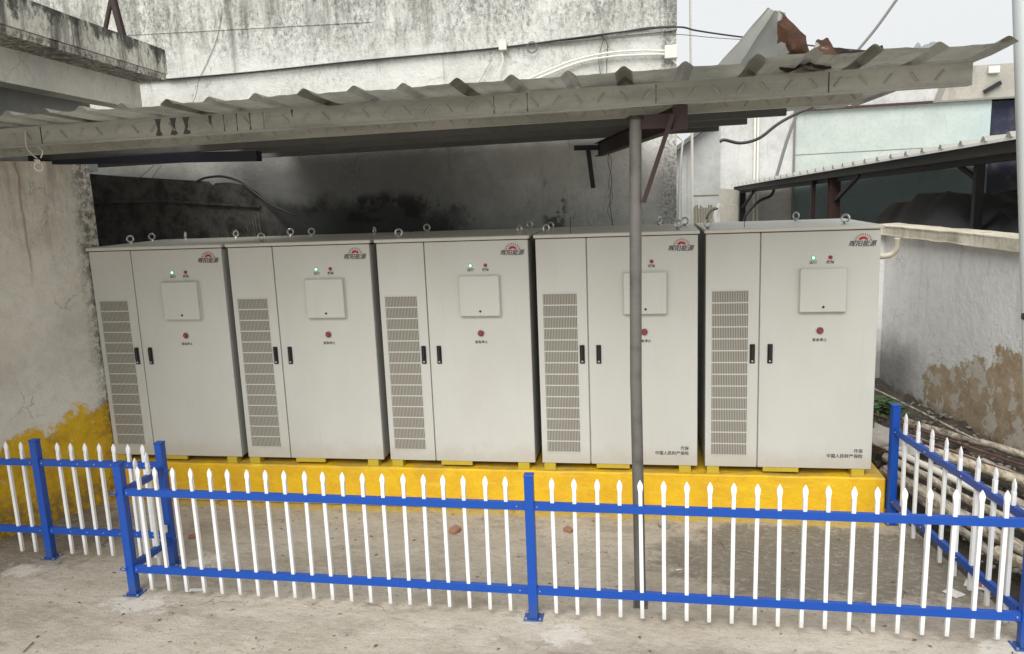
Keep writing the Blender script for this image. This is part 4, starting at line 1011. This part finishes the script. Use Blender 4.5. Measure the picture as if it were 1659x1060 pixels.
logs = [((7.30, .75, .42), (8.25, -1.5, .36), .030, 'pvc', 'long white plastic pipe lying on top of the rubble behind the right fence', 'pipe'),
        ((7.25, .35, .30), (7.95, -1.6, .22), .062, 'log', 'thick peeling log lowest in the rubble nearest the right fence', 'log'),
        ((7.28, .95, .36), (8.35, -1.1, .33), .048, 'wood', 'weathered round timber just above the white pipe', 'timber'),
        ((7.30, .55, .36), (8.05, -1.3, .30), .040, 'log', 'pale log wedged between the white pipe and the thick log', 'log'),
        ((7.35, 1.30, .44), (8.40, -.6, .45), .035, 'wood', 'grey timber pole close to the foot of the low wall', 'timber'),
        ((7.25, 1.55, .55), (8.30, -.1, .48), .012, 'red_pipe', 'upper thin dark red pipe over the rubble', 'pipe'),
        ((7.22, 1.40, .50), (8.20, -.3, .46), .012, 'red_pipe', 'lower thin dark red pipe over the rubble', 'pipe'),
        ((7.30, 2.2, .75), (8.1, .6, .50), .012, 'wood', 'thin stick leaning from the weeds onto the rubble', 'stick'),
        ((7.9, -.9, .42), (8.5, -.75, .50), .055, 'wood', 'short broken timber end lying across the rubble', 'timber'),
        ((7.6, -1.0, .22), (8.0, -1.75, .20), .050, 'pale', 'pale peeled log end near the right corner post', 'log'),
        ((7.35, 1.05, .42), (8.45, -.75, .46), .045, 'pale', 'pale bare log above the white pipe, reaching the low wall', 'log'),
        ((7.55, 1.9, .40), (8.42, .35, .44), .040, 'log', 'bark-mottled log lying along the foot of the low wall', 'log'),
        ((7.30, 1.35, .30), (7.95, .15, .40), .05, 'pale', 'short thick pale log between the red pipes and the white pipe', 'log'),
        ((8.0, .3, .42), (8.55, -1.0, .40), .038, 'wood', 'grey timber nearest the low wall at the right edge', 'timber'),
        ((7.32, .15, .26), (7.62, -1.0, .16), .035, 'wood', 'dark timber right against the foot of the right fence', 'timber')]
M['pale'] = wood_grain('peeled_log', (.60, .54, .43), (.22, .17, .11), (9, 1.5, 9)); M['log'] = wood_grain('peeling_bark_log', (.56, .50, .41), (.12, .095, .07), (8, 1.6, 8)); M['wood'] = wood_grain('grey_old_timber', (.42, .38, .33), (.09, .075, .06), (10, 1.2, 10))
for a, b, r_, mt, lb, ct in logs:
    a, b = Vector(a), Vector(b); n = 9; pts = []
    for i in range(n):
        p = a.lerp(b, i/(n-1)); w_ = 0 if mt in ('pvc', 'red_pipe') else r_*.5
        pts.append(p+Vector((noise.noise(p*3+Vector((r_*90, 0, 0))), noise.noise(p*4), noise.noise(p*3+Vector((0, 9, 0)))))*w_)
    bm = tube(bmesh.new(), pts, r_, 12, True, r_*.85)
    if w_:
        for v in bm.verts: v.co += Vector((noise.noise(v.co*12), noise.noise(v.co*13+Vector((5, 0, 0))), noise.noise(v.co*11+Vector((0, 5, 0)))))*r_*.25
    tag(link({'pipe': 'pipe', 'log': 'log', 'timber': 'timber', 'stick': 'stick'}[ct], bm, M[mt], smooth=True), lb, ct, 'poles and pipes dumped behind the right fence')
# crumpled white plastic
patch('plastic_sheet', [(7.2, .75, .46), (7.5, .35, .44), (7.62, .62, .50), (7.32, 1.0, .55)], M['paper'], 'crumpled white plastic sheet on the rubble just right of the plinth', 'plastic sheet', nx=16, ny=16, amp=.03, seed=2)
# weeds behind the fence post
def leafy(name, c, n, R0, label):
    bm = bmesh.new(); rr = random.Random(len(label))
    for i in range(n):
        a = rr.uniform(0, 6.283); e = rr.uniform(.1, 1.4); r_ = R0*rr.uniform(.3, 1); p = Vector(c)+Vector((math.cos(a)*math.cos(e)*r_, math.sin(a)*math.cos(e)*r_, math.sin(e)*r_*.9))
        s = rr.uniform(.022, .05); ax = Vector((math.cos(a+rr.uniform(-.8, .8)), math.sin(a+rr.uniform(-.8, .8)), rr.uniform(-.4, .4))).normalized(); sd_ = ax.cross(Vector((rr.uniform(-.4, .4), rr.uniform(-.4, .4), 1))).normalized()
        vs = [bm.verts.new(p+q) for q in (-ax*s, -ax*s*.3+sd_*s*.5, ax*s*.4+sd_*s*.4, ax*s, ax*s*.4-sd_*s*.4, -ax*s*.3-sd_*s*.5)]
        bm.faces.new(vs)
    o = link(name, bm, M['leaf']); bm = bmesh.new()
    for i in range(9):
        a = rr.uniform(0, 6.283); tube(bm, [c, Vector(c)+Vector((math.cos(a)*R0*.4, math.sin(a)*R0*.4, R0*.6))], .003, 4)
    root = empty('weed', c, label, 'plant'); o.name = 'leaves'; under(o, root); s = link('stem', bm, M['dryweed']); under(s, root)
leafy('weed', tuple(at_y(1432, 676, 1.6)), 380, .24, 'green leafy weed between the right-end cabinet and the blue back post')
# yard litter
def bit(name, u, v, mk, label, cat, group=None):
    d = fwd+rt2*((u-829.5)/1255.4)+up2*((530-v)/1255.4); p = CAMP+d*(-CAMP.z/d.z); o = mk(p); return tag(o, label, cat, group)
def brick(w_, s_):
    def f(p):
        bm = bmesh.new(); box(bm, (-w_/2, -w_*.35, 0), (w_/2, w_*.35, w_*.45), w_*.06); bmesh.ops.subdivide_edges(bm, edges=bm.edges[:], cuts=2, use_grid_fill=True)
        for v in bm.verts: v.co += Vector((noise.noise(v.co*25+Vector((s_, 0, 0))), noise.noise(v.co*25), noise.noise(v.co*22+Vector((0, s_, 0)))))*w_*.16
        o = link('broken_brick', bm, M['brick'] if s_ != 4 else M['stone'], loc=(p.x, p.y, 0)); o.rotation_euler[2] = s_*1.3; return o
    return f
G = 'broken bricks and stones on the concrete'
bit('b', 737, 862, brick(.095, 1), 'broken red brick lying behind the left front fence bay', 'brick', G)
bit('b', 920, 861, brick(.075, 2), 'small reddish brick piece just right of the middle fence post', 'brick', G)
bit('b', 1075, 853, brick(.10, 4), 'pale broken stone near the foot of the plinth right of the canopy post', 'stone', G)
bit('b', 312, 872, brick(.06, 3), 'small dark brick chip beside the gate', 'brick', G)
def scrap(w_, h_, rz):
    def f(p):
        bm = bmesh.new(); n = 5
        vs = [[bm.verts.new(((i/n-.5)*w_, (j/n-.5)*h_, .004+.008*abs(noise.noise(Vector((i*.8, j*.8, rz)))))) for i in range(n+1)] for j in range(n+1)]
        for j in range(n):
            for i in range(n): bm.faces.new((vs[j][i], vs[j][i+1], vs[j+1][i+1], vs[j+1][i]))
        o = link('paper_scrap', bm, M['paper'], loc=(p.x, p.y, 0)); o.rotation_euler[2] = rz; return o
    return f
G = 'scraps of paper on the concrete'
bit('p', 316, 957, scrap(.12, .05, .2), 'white paper scrap by the first front pickets near the gate', 'paper', G)
bit('p', 1100, 924, scrap(.045, .018, .3), 'small white paper scrap right of the canopy post foot', 'paper', G)
bit('p', 1545, 962, scrap(.10, .11, .6), 'square pale paper scrap behind the pickets near the right corner', 'paper', G)
bag = bit('p', 1592, 952, scrap(.22, .11, -.5), 'creased white bag with red lettering near the right corner post', 'bag')
bag.name = 'printed_bag'; bag.data.materials.clear(); bag.data.materials.append(M['paper'])
tx = text_obj('bag_lettering', '53', .075, M['red_ink'], bag, (0, -.02, .014)); tx.data.transform(Matrix.Rotation(R(-90), 4, 'X'))
# twigs
for k, (u0, v0, u1, v1) in enumerate(((92, 838, 118, 822), (98, 849, 142, 844), (40, 820, 6, 826), (38, 1058, 54, 1042), (1168, 880, 1178, 896), (1195, 893, 1222, 898), (1380, 1015, 1398, 1028), (165, 885, 195, 860))):
    q = []
    for u, v in ((u0, v0), (u1, v1)):
        d = fwd+rt2*((u-829.5)/1255.4)+up2*((530-v)/1255.4); q.append(CAMP+d*(-CAMP.z/d.z)+Vector((0, 0, .006)))
    where = ['near the set-back fence, upper of two crossed ones', 'near the set-back fence, lower of two crossed ones', 'at the foot of the cream wall far left', 'in the bottom left corner of the yard', 'pale one behind the right front fence bay', 'flat one behind the right front fence bay', 'in front of the right front fence bay', 'beside the gate'][k]
    tag(link('twig', tube(bmesh.new(), [q[0], (q[0]+q[1])/2+Vector((.004, .006, .006)), q[1]], .004 if k < 4 else .003, 5), M['dryweed'] if k < 4 else M['wood']), 'thin twig on the concrete '+where, 'twig', 'twigs on the concrete')
# leaf and grit litter nobody could count
bm = bmesh.new(); rr = random.Random(9)
for i in range(1500):
    x = rr.uniform(.3, 7.6); y = rr.choice((rr.uniform(-3.4, -1.2), rr.uniform(-1.8, -.05), rr.gauss(-.25, .12)))
    if y > -.06: continue
    rock(bm, (x, y, .002), rr.choice((.003, .004, .006, .009)), i*.7, (1, 1, .6), 1)
tag(link('grit', bm, M['stone']), 'small grit scattered over the concrete', 'grit', kind='stuff')

bm = bmesh.new(); rr = random.Random(12)
for i in range(260):
    x = rr.uniform(.4, 7.4); y = rr.uniform(-3.6, -.1); a = rr.uniform(0, 6.28); l = rr.uniform(.006, .022); d = Vector((math.cos(a), math.sin(a), 0))*l; n_ = Vector((-d.y, d.x, 0))*rr.uniform(.2, .6)
    c = Vector((x, y, .004)); bm.faces.new([bm.verts.new(p) for p in (c-d, c-n_+Vector((0, 0, .004)), c+d, c+n_+Vector((0, 0, .003)))])
tag(link('leaf_litter', bm, M['litter']), 'tiny dry leaf flakes scattered over the concrete', 'litter', kind='stuff')
